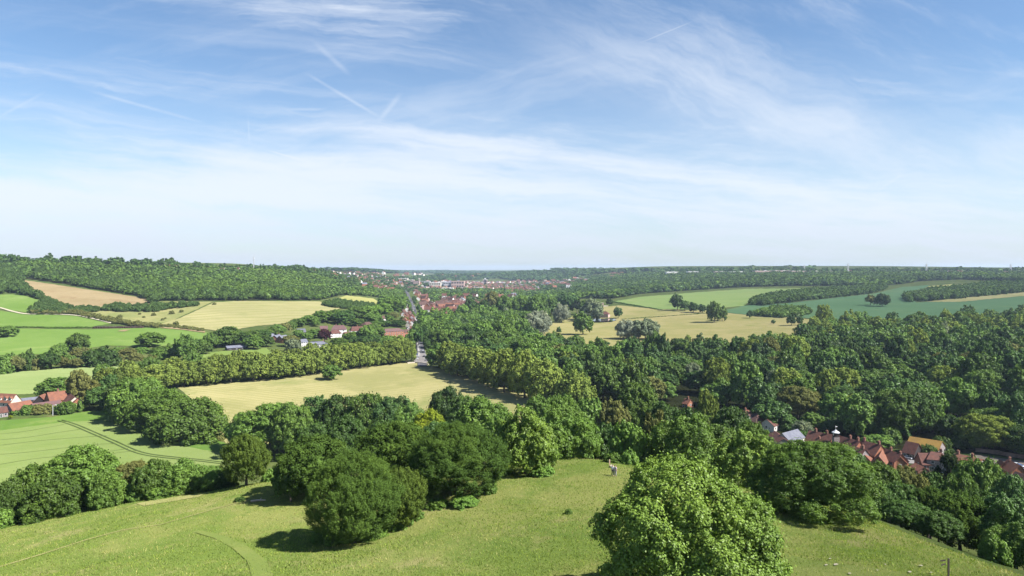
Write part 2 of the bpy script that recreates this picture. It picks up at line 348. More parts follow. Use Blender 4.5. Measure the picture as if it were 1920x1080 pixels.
# ------------------------------------------------------------------ ground sheet, fields, paths
def build_ground():
    X = _X; Y = np.repeat(np.exp(VG)[:, None], len(UG), 1)
    V = np.stack([X, Y, ZG], -1).reshape(-1, 3)
    nr, nc = ZG.shape; i, j = np.meshgrid(np.arange(nr - 1), np.arange(nc - 1), indexing='ij'); a = (i * nc + j).ravel()
    me = npmesh('ground', V, np.stack([a, a + 1, a + nc + 1, a + nc], 1), M_rough, smooth=True)
    o = link(bpy.data.objects.new('ground', me)); tag(o, 'rolling grassland of the valley and hills', 'ground', kind='structure')
build_ground()
def sheet(name, poly, mat, layer=1, label=None, wob=0.6, step=5.0, grid=0.012, kind='structure', cat='field', world=None, dmax=None):
    """a field: its outline on the ground, filled with a fine grid that follows the terrain"""
    rnd = random.Random(hash(name) % 1000 if False else len(poly) * 7 + int(poly[0][0]))
    pts = []
    if world is None:
        n = len(poly)
        for i in range(n):
            (x0, y0), (x1, y1) = poly[i][:2], poly[(i + 1) % n][:2]
            k = max(1, int(math.hypot(x1 - x0, y1 - y0) / step))
            for q in range(k):
                px = x0 + (x1 - x0) * q / k; py = y0 + (y1 - y0) * q / k
                if wob and q: py += rnd.uniform(-wob, wob) * 0.6; px += rnd.uniform(-wob, wob)
                g = ray(px, py); pts.append((g[0] / g[1], math.log(g[1])))
    else: pts = [(x / y, math.log(y)) for x, y in world]
    us = [p[0] for p in pts]; vs = [p[1] for p in pts]
    gu, gv = np.meshgrid(np.arange(min(us), max(us), grid), np.arange(min(vs), max(vs), grid * 1.6))
    m = inpoly(gu.ravel(), gv.ravel(), pts)
    inner = list(zip(gu.ravel()[m], gv.ravel()[m]))
    S = 1000.0
    vin = [Vector((a * S, b * S)) for a, b in pts + inner]
    out = delaunay_2d_cdt(vin, [], [list(range(len(pts)))], 1, 1e-4)
    vv = np.array([(p.x / S, p.y / S) for p in out[0]]); D = np.exp(vv[:, 1]); X = vv[:, 0] * D
    Z = zt(X, D) + layer * (0.035 + D * 0.00028)
    tri = [tuple(f) for f in out[2] if len(f) == 3]
    tri = np.array(tri, dtype=np.int32)
    a, b, c = vv[tri[:, 0]], vv[tri[:, 1]], vv[tri[:, 2]]
    cr = (b[:, 0] - a[:, 0]) * (c[:, 1] - a[:, 1]) - (b[:, 1] - a[:, 1]) * (c[:, 0] - a[:, 0])
    tri[cr < 0] = tri[cr < 0][:, ::-1]
    me = npmesh(name, np.c_[X, D, Z], tri, mat, smooth=True)
    o = link(bpy.data.objects.new(name, me)); tag(o, label, cat, kind=kind); return o
def strip(name, pts, w, mat, layer=2, label=None, cat='path', world=False, seg=4.0, lift=0.0, thick=0):
    """a path, road or track of constant width along pixel points (or world points)"""
    W = [p if world else ray(*p)[:2] for p in pts]
    P = []
    for i in range(len(W) - 1):
        (x0, y0), (x1, y1) = W[i], W[i + 1]; k = max(1, int(math.hypot(x1 - x0, y1 - y0) / seg))
        # smooth through neighbours (Catmull-Rom)
        xm, ym = W[max(i - 1, 0)]; xp, yp = W[min(i + 2, len(W) - 1)]
        for q in range(k):
            t = q / k
            f = lambda a, b, c, d: 0.5 * (2 * b + (c - a) * t + (2 * a - 5 * b + 4 * c - d) * t * t + (3 * b - a - 3 * c + d) * t ** 3)
            P.append((f(xm, x0, x1, xp), f(ym, y0, y1, yp)))
    P.append(W[-1]); P = np.array(P); T = np.gradient(P, axis=0); T /= np.linalg.norm(T, axis=1)[:, None] + 1e-9; N = np.c_[-T[:, 1], T[:, 0]]
    n = len(P); rows = []
    for s in (-0.5, -0.17, 0.17, 0.5):
        Q = P + N * (s * (w if np.isscalar(w) else np.interp(np.linspace(0, 1, n), np.linspace(0, 1, len(w)), w)[:, None]))
        rows.append(np.c_[Q, zt(Q[:, 0], Q[:, 1]) + layer * (0.035 + Q[:, 1] * 0.00028) + lift])
    V = np.concatenate(rows); fs = []
    for r in range(3):
        a = np.arange(n - 1) + r * n; fs.append(np.stack([a, a + 1, a + 1 + n, a + n], 1)[:, ::-1])
    me = npmesh(name, V, np.concatenate(fs), mat, smooth=True)
    o = link(bpy.data.objects.new(name, me)); tag(o, label, cat, kind='structure'); return o, P
sheet('meadow', [(-200,1000),(0,992),(100,968),(250,938),(380,925),(500,903),(600,900),(820,890),(960,872),(1050,856),(1180,868),(1300,895),(1400,915),(1500,935),(1640,976),(1720,1010),(1800,1040),(1900,1074),(2000,1110),(2000,1300),(960,1300),(-200,1300)], M_meadow, 1, 'long summer grass of the hilltop meadow', wob=0.8, cat='meadow')
sheet('mown_hay_field', [(332,727),(480,714),(600,700),(700,686),(770,679),(800,684),(850,700),(930,722),(1010,746),(1010,790),(700,820),(520,822),(470,850),(425,836),(395,775)], M_mown, 1, 'golden mown field inside the avenue of limes')
sheet('grass_verge', [(-60,796),(0,789),(100,782),(200,766),(330,800),(425,832),(450,868),(430,905),(200,925),(-60,925)], M_verge, 1, 'bright green verge round the wheat field')
sheet('wheat_field', [(-60,812),(0,808),(120,792),(190,789),(235,801),(300,829),(370,842),(430,853),(440,885),(300,915),(-60,915)], M_wheat, 2, 'pale green wheat field with tramlines')
sheet('pale_crop_field', [(-60,705),(0,700),(100,692),(190,684),(240,690),(190,716),(100,737),(0,741),(-60,745)], M_pale, 1, 'pale green crop field beyond the farm')
sheet('lower_pasture', [(-60,616),(0,616),(170,618),(300,614),(390,624),(385,636),(300,650),(200,648),(100,664),(-60,668)], M_green, 1, 'bright green pasture below the hedge bank')
sheet('middle_pasture', [(-60,580),(0,583),(50,589),(140,592),(207,607),(170,613.5),(60,613.5),(-60,613)], M_green, 1, 'bright green pasture between two hedges')
sheet('upper_pasture', [(-60,556),(0,553),(36,552),(80,565),(54,587),(0,579.5),(-60,577)], M_green, 1, 'bright green pasture under the wood')
sheet('tan_field', [(30,525),(60,527.5),(150,541),(230,553),(280,561),(290,572),(240,574),(180,578),(130,577),(90,566),(50,546)], M_tan, 1, 'tan stubble field below the hill wood')
sheet('scrub_grass', [(130,577),(240,574),(290,572),(300,566),(400,566),(380,575),(330,598),(300,613),(240,608),(190,600),(150,588)], M_scrub, 1, 'dry rough grass dotted with bushes')
sheet('hay_field', [(400,568),(450,565),(600,566),(640,577),(600,597),(540,607),(480,612),(420,622),(340,613),(302,608),(340,596)], M_gold, 2, 'golden striped hay field on the slope')
sheet('small_hay_field', [(625,563),(650,554),(700,560),(712,568),(690,573),(640,573)], M_gold2, 1, 'small pale gold field behind a hedge')
sheet('lawn', [(340,673),(370,664),(430,657),(500,653),(515,667),(480,682),(430,685),(340,682)], M_lawn, 1, 'mown green playing field by the long shed')
sheet('park', [(985,628),(1000,615),(1060,600),(1110,577),(1160,573),(1230,580),(1330,583),(1400,578),(1500,597),(1600,607),(1560,625),(1440,650),(1380,675),(1160,670),(1050,655)], M_park, 1, 'dry golden parkland with scattered trees')
sheet('upper_crop_field', [(1148,566),(1200,557),(1300,549),(1400,542),(1512,541),(1480,549),(1410,562),(1395,574),(1330,580),(1235,580)], M_upper, 1, 'pale green crop field below the far wood')
sheet('bluish_crop_field', [(1345,585),(1400,573),(1470,570),(1560,560),(1640,551),(1690,539),(1745,535),(1700,558),(1720,568),(1940,550),(1940,592),(1750,607),(1600,607),(1500,596),(1440,595)], M_bean, 2, 'blue-green crop field on the right slope')
sheet('stubble_strip', [(1735,567),(1800,560),(1940,547),(1940,554),(1800,567)], M_gold, 3, 'narrow golden strip beside the far copse')
sheet('copse_edge_grass', [(1700,548),(1725,538),(1790,533),(1850,533),(1800,540),(1740,548)], M_gold2, 1, 'pale grass beyond the far copse')
# tramlines, paths and tracks
for off in (-1.1, 1.1):
    W = [ray(*p)[:2] for p in ((112,789),(150,802),(215,830),(262,850),(330,860),(440,872))]
    W = np.array(W); T = np.gradient(W, axis=0); T /= np.linalg.norm(T, axis=1)[:, None]; W = W + np.c_[-T[:, 1], T[:, 0]] * off
    strip('wheel_track', [tuple(q) for q in W], 0.85, M_tram, 3, 'dark wheel track through the wheat', 'wheel track', world=True)
for pts in (((0,836),(60,829),(140,822),(200,818)), ((0,853),(80,846),(160,836),(215,833)), ((0,826),(60,820),(110,812),(150,806)), ((0,815),(60,808),(120,797)), ((0,872),(60,862),(120,856),(200,848),(240,842)), ((180,862),(220,850),(262,846))):
    strip('faint_wheel_track', pts, 0.4, M_tram2, 3, 'thin dark wheel track crossing the wheat', 'wheel track')
strip('mown_path', ((372,998),(410,1008),(448,1026),(478,1050),(492,1080),(497,1120)), (0.9, 1.6, 2.0, 2.1), M_mowpath, 2, 'darker mown path curving up the meadow', 'path')
strip('trodden_track', ((-40,1078),(0,1064),(80,1040),(160,1014),(230,995),(300,985),(380,962),(440,945),(520,925)), (0.6, 0.5, 0.35, 0.25), M_trod, 2, 'pale trodden track across the meadow', 'path')
sheet('bare_bank', [(255,945),(300,938),(345,931),(385,927),(372,933),(320,942),(270,950)], M_trod, 2, 'strip of bare dry earth below the hedge', cat='bank')
sheet('mown_patch', [(1472,1040),(1520,1052),(1600,1062),(1700,1075),(1720,1110),(1460,1110)], M_mowpath, 2, 'short trodden grass beside the chestnut', cat='path')
strip('chalk_track', ((-20,575),(0,578),(25,585),(50,589.5),(90,590),(140,592),(178,599),(210,607)), 4.0, M_chalk, 3, 'pale chalk track along the hedge bank', 'track')
sheet('yard', [(220,622),(228,620),(250,618),(240,620.5),(234,622.5)], M_tan, 3, 'bare chalk yard beside the bale stack', cat='yard')
sheet('field_edge_path', [(303,613),(340,615),(385,622),(384,625),(340,619),(300,616)], M_tan, 3, 'dry track under the hay field hedge', cat='path')
# ------------------------------------------------------------------ foliage
def leaf_mat(name, c, var=0.35, yellow=0.3, trans=0.16, sheen=0.0, isl=0.38):
    m, t, o = new_mat(name)
    co = t.n('ShaderNodeTexCoord').outputs['Object']; ob = t.n('ShaderNodeObjectInfo'); g = t.n('ShaderNodeNewGeometry')
    at = t.n('ShaderNodeAttribute', attribute_name='tint'); at.attribute_type = 'GEOMETRY'
    rnd = t.math('FRACT', t.math('ADD', ob.outputs['Random'], at.outputs['Fac']))
    cl = t.noise(co, 0.45, 3, 0.6)
    lo = tuple(k * (1 - var) for k in c); hi = tuple(k * (1 + var) for k in c)
    yel = (c[0] * 1.42, c[1] * 1.22, c[2] * 0.85)
    col = t.mix(rnd, lo, hi)
    col = t.mix(t.math('MULTIPLY', t.math('FRACT', t.math('MULTIPLY', rnd, 7.31)), yellow), col, yel)
    col = t.mix(t.math('MULTIPLY', t.ramp(cl, 0.42, 0.66), 0.45), col, tuple(k * 1.35 for k in yel))
    leafr = g.outputs['Random Per Island']
    col = t.mix(1.0, col, t.mix(leafr, (1 - isl,) * 3, (1 + isl, 1 + isl * .95, 1 + isl * .8)), 'MULTIPLY')
    d = t.n('ShaderNodeBsdfDiffuse'); t.link(col, d.inputs[0])
    tr = t.n('ShaderNodeBsdfTranslucent'); t.link(t.mix(1.0, col, (1.15, 1.25, 0.55), 'MULTIPLY'), tr.inputs[0])
    mx = t.n('ShaderNodeMixShader', i_Fac=trans); t.link(d.outputs[0], mx.inputs[1]); t.link(tr.outputs[0], mx.inputs[2])
    last = mx.outputs[0]
    if sheen:
        gl = t.n('ShaderNodeBsdfGlossy', i_Roughness=0.45); gl.inputs['Color'].default_value = (1, 1, 1, 1)
        m2 = t.n('ShaderNodeMixShader', i_Fac=sheen); t.link(last, m2.inputs[1]); t.link(gl.outputs[0], m2.inputs[2]); last = m2.outputs[0]
    t.link(last, o.inputs[0]); return m
LM = {
 'mid': leaf_mat('foliage_mid_green', (0.072, 0.132, 0.026), var=0.42, sheen=0.012),
 'deep': leaf_mat('foliage_deep_green', (0.042, 0.086, 0.020), var=0.42, yellow=0.3, sheen=0.012),
 'cool': leaf_mat('foliage_cool_green', (0.050, 0.102, 0.026), var=0.42, yellow=0.2, sheen=0.015),
 'lime': leaf_mat('foliage_flowering_lime', (0.122, 0.168, 0.040), var=0.28, yellow=0.15),
 'bright': leaf_mat('foliage_bright_green', (0.086, 0.160, 0.030), sheen=0.012),
 'chest': leaf_mat('foliage_chestnut', (0.110, 0.182, 0.031), isl=.28, var=0.12, yellow=0.2, sheen=0.015),
 'yew': leaf_mat('foliage_yew', (0.054, 0.098, 0.023), var=0.15, yellow=0.35, trans=0.08),
 'yewg': leaf_mat('foliage_yew_golden_tips', (0.062, 0.098, 0.022), var=0.15, trans=0.1),
 'silver': leaf_mat('foliage_silver_willow', (0.200, 0.232, 0.170), var=0.12, yellow=0.05),
 'greyg': leaf_mat('foliage_grey_green', (0.135, 0.170, 0.105), var=0.15, yellow=0.1),
 'olive': leaf_mat('foliage_olive', (0.110, 0.125, 0.045), var=0.2),
 'yellow': leaf_mat('foliage_yellow', (0.165, 0.215, 0.025), var=0.1, yellow=0.1),
 'purple': leaf_mat('foliage_copper', (0.040, 0.016, 0.022), var=0.2, yellow=0.0),
 'dark': leaf_mat('foliage_dark_conifer', (0.026, 0.045, 0.020), yellow=0.1, trans=0.08),
 'far': leaf_mat('foliage_far_wood', (0.056, 0.100, 0.032), var=0.28, yellow=0.35),
 'fargreen': leaf_mat('foliage_hill_wood', (0.084, 0.148, 0.034), var=0.22, yellow=0.35),
}
BARK = plain('bark', (0.10, 0.085, 0.065), rough=0.9, var=0.4, scale=3, bump=0.4)
BARKP = plain('birch_bark', (0.50, 0.47, 0.42), rough=0.8, var=0.3, scale=4)
def fib(n, rs, zmin=-0.35, jit=0.5):
    out = []; i = 0
    k = np.arange(n) + 0.5; z = 1 - (1 - zmin) * k / n; th = math.pi * (1 + 5 ** 0.5) * k + rs.rand() * 6
    z = np.clip(z + rs.uniform(-jit, jit, n) * (1 - zmin) / n ** 0.5 * 0.5, zmin - 0.1, 1); r = np.sqrt(np.clip(1 - z * z, 0, 1))
    th = th + rs.uniform(-jit, jit, n) * 2.2 / n ** 0.5
    return np.c_[r * np.cos(th), r * np.sin(th), z]
def blob(rs, nu=9, nv=6, rough=0.12):
    vs = [(0, 0, -1)]
    for j in range(1, nv):
        a = -math.pi / 2 + math.pi * j / nv
        for i in range(nu):
            b = 2 * math.pi * (i + 0.5 * (j % 2)) / nu; vs.append((math.cos(a) * math.cos(b), math.cos(a) * math.sin(b), math.sin(a)))
    vs.append((0, 0, 1)); vs = np.array(vs) * (1 + rs.uniform(-rough, rough, len(vs)))[:, None]
    fs = []
    for i in range(nu): fs.append((0, 1 + (i + 1) % nu, 1 + i))
    for j in range(nv - 2):
        for i in range(nu):
            a = 1 + j * nu + i; b = 1 + j * nu + (i + 1) % nu; fs += [(a, b, b + nu), (a, b + nu, a + nu)]
    t = len(vs) - 1; o = 1 + (nv - 2) * nu
    for i in range(nu): fs.append((o + i, o + (i + 1) % nu, t))
    return vs, np.array(fs)
def crown_arrays(seed, n, nl, kind='round', leaf=0.05, core=True, lobe=(0.26, 0.42), sub=4, subr=(0.10, 0.16)):
    """crown in a unit box: half width 1, z 0..2 (centre at 1): big boughs, each carrying clumps of leaves. Returns tri verts/faces"""
    rs = np.random.RandomState(seed)
    d = fib(nl, rs, {'dome': -0.25, 'yew': -0.8, 'column': -0.8, 'cone': -0.7, 'bush': -0.2, 'hc': -0.6}.get(kind, -0.6))
    lr = rs.uniform(lobe[0], lobe[1], nl); c = d * (rs.uniform(0.86, 1.04, nl) - lr)[:, None]
    if kind == 'hc': c[:, :2] *= (1.0 - 0.20 * np.clip(c[:, 2] + 0.1, 0, 1) ** 2)[:, None]; c += rs.normal(size=c.shape) * 0.065
    if kind == 'lobed':
        c *= (1 + 0.14 * np.sin(3 * np.arctan2(c[:, 1], c[:, 0]) + seed))[:, None]; c += rs.uniform(-0.10, 0.10, c.shape)
    if kind == 'cone':
        h = (c[:, 2] + 1) / 2; c[:, :2] = d[:, :2] / (np.linalg.norm(d[:, :2], axis=1)[:, None] + 1e-6) * (0.85 * (1 - h) ** 0.85)[:, None] * rs.uniform(0.75, 1.05, nl)[:, None]; c[:, 2] = h * 1.9 - 0.95; lr *= (1.05 - 0.75 * h) * 0.6
    if kind == 'column':
        h = (c[:, 2] + 1) / 2; lr *= 0.7
        c[:, :2] = d[:, :2] / (np.linalg.norm(d[:, :2], axis=1)[:, None] + 1e-6) * (np.sin(np.clip(h, 0.05, 0.97) * math.pi) ** 0.45 * 0.62)[:, None]; c[:, 2] = h * 1.8 - 0.9
    if kind == 'yew': c[:, :2] *= (1.0 - 0.22 * np.clip(c[:, 2], 0, 1) ** 2)[:, None]
    B, BR = c, lr
    # clumps on every bough
    bi = np.repeat(np.arange(nl), sub); o = B / (np.linalg.norm(B, axis=1)[:, None] + 1e-6)
    sd = rs.normal(size=(len(bi), 3)) + o[bi] * 0.9 + np.array([0, 0, 0.35]); sd /= np.linalg.norm(sd, axis=1)[:, None]
    sr = rs.uniform(subr[0], subr[1], len(bi)) * (BR[bi] / BR.mean()); sc_ = B[bi] + sd * (BR[bi] * rs.uniform(0.72, 1.02, len(bi)))[:, None]
    C = np.r_[sc_, B]; CR = np.r_[sr, BR * 0.86]; own = np.r_[bi, np.arange(nl)]
    w = np.r_[sr ** 2 * 1.6, BR ** 2 * 0.55]; w /= w.sum(); li = rs.choice(len(CR), int(n * 1.6), p=w)
    dd = rs.normal(size=(len(li), 3)); dd /= np.linalg.norm(dd, axis=1)[:, None]
    co = C / (np.linalg.norm(C, axis=1)[:, None] + 1e-6)
    dd = dd + co[li] * 0.5 + np.array([0, 0, 0.25]); dd /= np.linalg.norm(dd, axis=1)[:, None]
    rr = CR[li] * rs.uniform(0.75, 1.08, len(li))
    off = dd * rr[:, None]
    if kind == 'yew':   # plumes: clumps drawn out along their bough
        ax = co[li] * 0.7 + np.array([0, 0, 0.75]); ax /= np.linalg.norm(ax, axis=1)[:, None]; off += ax * ((off * ax).sum(1) * 0.9)[:, None]; off -= 0.25 * (off - ax * (off * ax).sum(1)[:, None])
    if kind == 'willow': off[:, 2] -= np.abs(rs.normal(size=len(li))) * 0.05
    off += dd * (np.where(rs.rand(len(li)) < 0.10, rs.rand(len(li)) * 0.10, 0))[:, None]
    p = C[li] + off
    keep = np.ones(len(p), bool)
    for q in range(nl): keep &= ((p - B[q]) ** 2).sum(1) > (BR[q] * 0.70) ** 2
    p = p[keep]; dd = dd[keep]; li = li[keep]
    if len(p) > n: p = p[:n]; dd = dd[:n]; li = li[:n]
    m = len(p)
    nr = dd + rs.normal(size=(m, 3)) * 0.38 + np.array([0, 0, 0.2]); nr /= np.linalg.norm(nr, axis=1)[:, None]
    tv = np.cross(nr, rs.normal(size=(m, 3)))
    if kind == 'yew': tv = np.cross(nr, np.cross(nr, co[li] * 0.6 + np.array([0, 0, 0.8]) + rs.normal(size=(m, 3)) * 0.35))
    if kind == 'willow': tv = np.cross(nr, np.cross(nr, np.array([0, 0, -1.0]) + rs.normal(size=(m, 3)) * 0.4))
    tv /= np.linalg.norm(tv, axis=1)[:, None] + 1e-9; bv = np.cross(nr, tv)
    s = leaf * rs.uniform(0.6, 1.35, m)[:, None]; asp = {'yew': 0.5, 'willow': 0.5, 'cone': 0.5}.get(kind, 0.8)
    fold = nr * s * rs.uniform(0.1, 0.45, m)[:, None]
    V = np.stack([p - tv * s, p + bv * s * asp - fold * 0.5, p + tv * s, p - bv * s * asp - fold * 0.5], 1).reshape(-1, 3)
    a = np.arange(m) * 4; Fc = np.stack([np.stack([a, a + 1, a + 2], 1), np.stack([a, a + 2, a + 3], 1)], 1).reshape(-1, 3)
    if core:
        off = len(V); vs, fs = blob(rs, 12, 8, 0.08); k = {'cone': 0.42, 'column': 0.40}.get(kind, 0.50)
        if kind == 'cone': vs = vs * (1 - 0.4 * (vs[:, 2:3] + 1))
        V = np.r_[V, vs * k]; Fc = np.r_[Fc, fs + off]
        if nl <= 24:
            for q in range(nl):
                vs, fs = blob(rs, 6, 4, 0.15); Fc = np.r_[Fc, fs + len(V)]; V = np.r_[V, vs * BR[q] * 0.66 + B[q]]
    V = V.copy(); V[:, 2] += 1.0
    return V.astype(np.float32), Fc.astype(np.int32)
CROWNS = {}
SPEC = {  # lod: leaves, boughs, leaf half length as a share of the crown half width, bough size, clumps per bough, clump size
 'hero': (150000, 56, 0.0120, (0.18, 0.32), 34, (0.036, 0.070)), 'near': (30000, 34, 0.026, (0.24, 0.36), 12, (0.070, 0.11)),
 'mid': (5400, 22, 0.052, (0.26, 0.40), 7, (0.09, 0.14)), 'low': (1300, 15, 0.088, (0.28, 0.44), 4, (0.12, 0.18)),
}
def crown_mesh(kind, lod, var, leafname):
    key = (kind, lod, var, leafname)
    if key not in CROWNS:
        ak = (kind, lod, var)
        if ak not in CROWNS:
            n, nl, lf, lb, sb, sbr = SPEC[lod]
            if kind == 'yew': n = int(n * 1.3); nl = int(nl * 1.5); lb = (lb[0] * 0.7, lb[1] * 0.8)
            if kind == 'lime': lb = (lb[0] * 0.6, lb[1] * 0.72); nl = int(nl * 1.9)
            CROWNS[ak] = crown_arrays(var * 17 + len(kind) * 5 + len(lod), n, nl, 'round' if kind == 'lime' else kind, lf, lobe=lb, sub=sb, subr=sbr)
        V, Fc = CROWNS[ak]
        CROWNS[key] = npmesh('crown_leaves', V, Fc, LM[leafname])
    return CROWNS[key]
TRUNKS = {}
def trunk_mesh(var, mat):
    key = (var, mat.name)
    if key not in TRUNKS:      # unit height 1, radius about 0.035
        rnd = random.Random(var); m = MB(); top = Vector((rnd.uniform(-.04, .04), rnd.uniform(-.04, .04), 0.45))
        m.tube((0, 0, -0.04), (0, 0, 0.10), 0.045, 0.032, 9); m.tube((0, 0, 0.10), top, 0.032, 0.022, 9)
        for k in range(6):
            a = k * 1.05 + rnd.uniform(0, .6); st = Vector((0, 0, 0.2)).lerp(top, rnd.uniform(0.2, 1))
            e = st + Vector((math.cos(a) * .22, math.sin(a) * .22, rnd.uniform(.15, .38))); m.tube(st, e, 0.014, 0.005, 6)
        m.tube(top, top + Vector((0, 0, 0.4)), 0.022, 0.006, 8)
        me = bpy.data.meshes.new('trunk'); me.from_pydata(m.v, [], m.f); me.materials.append(mat); me.update(); TRUNKS[key] = me
    return TRUNKS[key]
NTREE = [0]
# species: crown kind, leaf material, crown bottom as a share of the height, name, category, words
SP = {
 'chestnut': ('hc', 'chest', -0.16, 'chestnut_tree', 'horse chestnut', 'horse chestnut tree'),
 'round': ('hc', 'bright', -0.16, 'broad_tree', 'tree', 'large rounded tree'),
 'oak': ('lobed', 'mid', -0.02, 'oak_tree', 'tree', 'broad tree'),
 'oakb': ('lobed', 'bright', -0.02, 'oak_tree', 'tree', 'bright green tree'),
 'deep': ('round', 'deep', -0.02, 'broadleaf_tree', 'tree', 'dark green tree'),
 'cool': ('lobed', 'cool', -0.02, 'broadleaf_tree', 'tree', 'cool green tree'),
 'ash': ('round', 'bright', 0.0, 'ash_tree', 'tree', 'fresh green tree'),
 'mid': ('round', 'mid', -0.02, 'broadleaf_tree', 'tree', 'mid green tree'),
 'dome': ('dome', 'mid', 0.02, 'spreading_tree', 'tree', 'wide spreading tree'),
 'lime': ('lime', 'lime', -0.10, 'lime_tree', 'lime tree', 'pale flowering lime tree'),
 'yew': ('yew', 'yew', 0.0, 'yew_tree', 'yew', 'dark yew'),
 'yewg': ('yew', 'yewg', 0.0, 'yew_tree', 'yew', 'golden-tipped yew'),
 'willow': ('willow', 'silver', -0.12, 'willow_tree', 'willow', 'silver-grey willow'),
 'grey': ('round', 'greyg', -0.10, 'grey_leaved_tree', 'tree', 'grey-green tree'),
 'olive': ('round', 'olive', 0.08, 'broadleaf_tree', 'tree', 'olive green tree'),
 'yellow': ('lobed', 'yellow', 0.12, 'golden_tree', 'tree', 'bright yellow-green tree'),
 'copper': ('round', 'purple', 0.05, 'copper_beech', 'beech', 'dark purple copper beech'),
 'conifer': ('cone', 'dark', 0.03, 'conifer_tree', 'conifer', 'dark pointed conifer'),
 'poplar': ('column', 'deep', 0.03, 'poplar_tree', 'poplar', 'tall narrow tree'),
 'bush': ('bush', 'mid', 0.0, 'bush', 'bush', 'green bush'),
 'bushb': ('bush', 'bright', 0.0, 'bush', 'bush', 'bright green bush'),
 'busho': ('bush', 'olive', 0.0, 'bush', 'bush', 'olive green bush'),
 'bushd': ('bush', 'deep', 0.0, 'bush', 'bush', 'dark green bush'),
 'birch': ('column', 'olive', 0.25, 'birch_tree', 'birch', 'thin pale-stemmed tree'),
}
_tr = random.Random(5)
def put_tree(x, y, h, w, sp, label=None, group=None, lod=None, z=None, parts=True, wy=None):
    """a tree of height h and crown width w standing at x, y"""
    kind, leafn, cb, name, cat, words = SP[sp]
    NTREE[0] += 1
    zg = float(zt(x, y)) if z is None else z
    pxw = w * F / y * 0.533
    if lod is None: lod = 'hero' if pxw > 110 else 'near' if pxw > 40 else 'mid' if pxw > 13 else 'low'
    var = _tr.randrange(4 if lod in ('mid', 'low') else 3)
    if lod == 'hero': var = 0
    rz = _tr.uniform(0, 6.28) if sp != 'birch' else 0
    tm = bpy.data.objects.new('crown', crown_mesh(kind, lod, var, leafn))
    hb = h * cb
    if kind == 'dome': s = (w / 2, (wy or w) / 2, (h - hb) / 1.26)
    elif kind == 'bush': s = (w / 2, (wy or w) / 2, (h - hb) / 1.25)
    else: s = (w / 2, (wy or w) / 2, (h - hb) / 2.0)
    zb = hb
    if kind == 'dome': zb = hb - 0.74 * s[2]
    if kind == 'bush': zb = hb - 0.8 * s[2]
    if not parts:
        tm.name = name; link(tm); tm.location = (x, y, zg + zb - 0.1); tm.scale = s; tm.rotation_euler = (0, 0, rz)
        tag(tm, label or words, cat, group); return tm
    root = empty(name, (x, y, zg), rz); tag(root, label or words, cat, group)
    link(tm, root); tm.location = (0, 0, zb); tm.scale = s
    tk = bpy.data.objects.new('trunk', trunk_mesh(_tr.randrange(3), BARKP if sp == 'birch' else BARK)); link(tk, root)
    tr = min(1.0, w / h) * (0.6 if sp == 'birch' else 1.0); tk.scale = (h * 0.9 * tr, h * 0.9 * tr, h * 0.9)
    return root
def T(px, top, D, wpx, sp, label=None, group=None, **k):
    """tree by the column and row of its crown top and its distance"""
    x = (px - 960) / F * D; zg = float(zt(x, D)); ztop = CZ - (top - YH) / F * D
    h = max(ztop - zg, 1.5); return put_tree(x, D, h, wpx * D / F, sp, label, group, **k)
def TB(px, base, top, wpx, sp, label=None, group=None, **k):
    """tree by its foot and top rows (foot on visible ground)"""
    x, y, z = ray(px, base); return put_tree(x, y, max((base - top) * y / F, 0.8), wpx * y / F, sp, label, group, **k)

# ---- masses nobody could count, grown tree by tree into one mesh
FARP = {}
def far_proto(v, lod):
    if (v, lod) not in FARP:
        n, nl, lf = {-1: (1500, 15, 0.080), 0: (520, 13, 0.13), 1: (150, 9, 0.23), 2: (44, 7, 0.36)}[lod]
        kind = ['round', 'lobed', 'round', 'lobed', 'cone'][v]
        rs = np.random.RandomState(v + 3)
        V, Fc = crown_arrays(100 + v * 7 + lod, n, nl, kind, lf, core=False, lobe=(0.28, 0.46), sub=4 if lod < 1 else 2, subr=(0.12, 0.2))
        vs, fs = blob(rs, 8, 5, 0.15); vs = vs * (np.array([0.4, 0.4, 0.7]) if kind == 'cone' else np.array([0.66, 0.66, 0.70])) + [0, 0, 1.0]
        FARP[(v, lod)] = (np.r_[V, vs].astype(np.float32), np.r_[Fc, fs + len(V)].astype(np.int32))
    return FARP[(v, lod)]
def wood_mesh(name, pts, mat, label=None, group=None, kind='stuff', cat='wood', seed=1, mix=(0, 1, 2, 3), lod=None, wts=None):
    """pts: (x, y, height, width)"""
    rs = np.random.RandomState(seed); Vs = []; Fs = []; Ts = []; Ms = []; off = 0; nm = len(mat) if isinstance(mat, list) else 1
    pts = np.array(pts); z = zt(pts[:, 0], pts[:, 1])
    for i in range(len(pts)):
        x, y, h, w = pts[i]; l = (0 if y < 1500 else 1 if y < 3200 else 2) if lod is None else lod
        V, Fc = far_proto(mix[rs.randint(len(mix))], l); a = rs.rand() * 6.28; ca, sa = math.cos(a), math.sin(a)
        s = np.array([w / 2, w / 2, h / 2]); P = V * s; 
        Vs.append(np.c_[P[:, 0] * ca - P[:, 1] * sa + x, P[:, 0] * sa + P[:, 1] * ca + y, P[:, 2] + z[i] - h * 0.06]); Fs.append(Fc + off); off += len(V); Ts.append(np.full(len(Fc), rs.rand())); Ms.append(np.full(len(Fc), rs.choice(nm, p=wts) if wts is not None else int(np.clip(nm * (0.5 + 0.42 * math.sin(x / 85 + 2 * math.sin(y / 120)) * math.sin(y / 75 + 1.0) + rs.normal() * 0.16), 0, nm - 1))))
    me = npmesh(name, np.concatenate(Vs), np.concatenate(Fs), mat, mi=np.concatenate(Ms), tint=np.concatenate(Ts))
    o = link(bpy.data.objects.new(name, me)); tag(o, label, cat, group, kind); return o
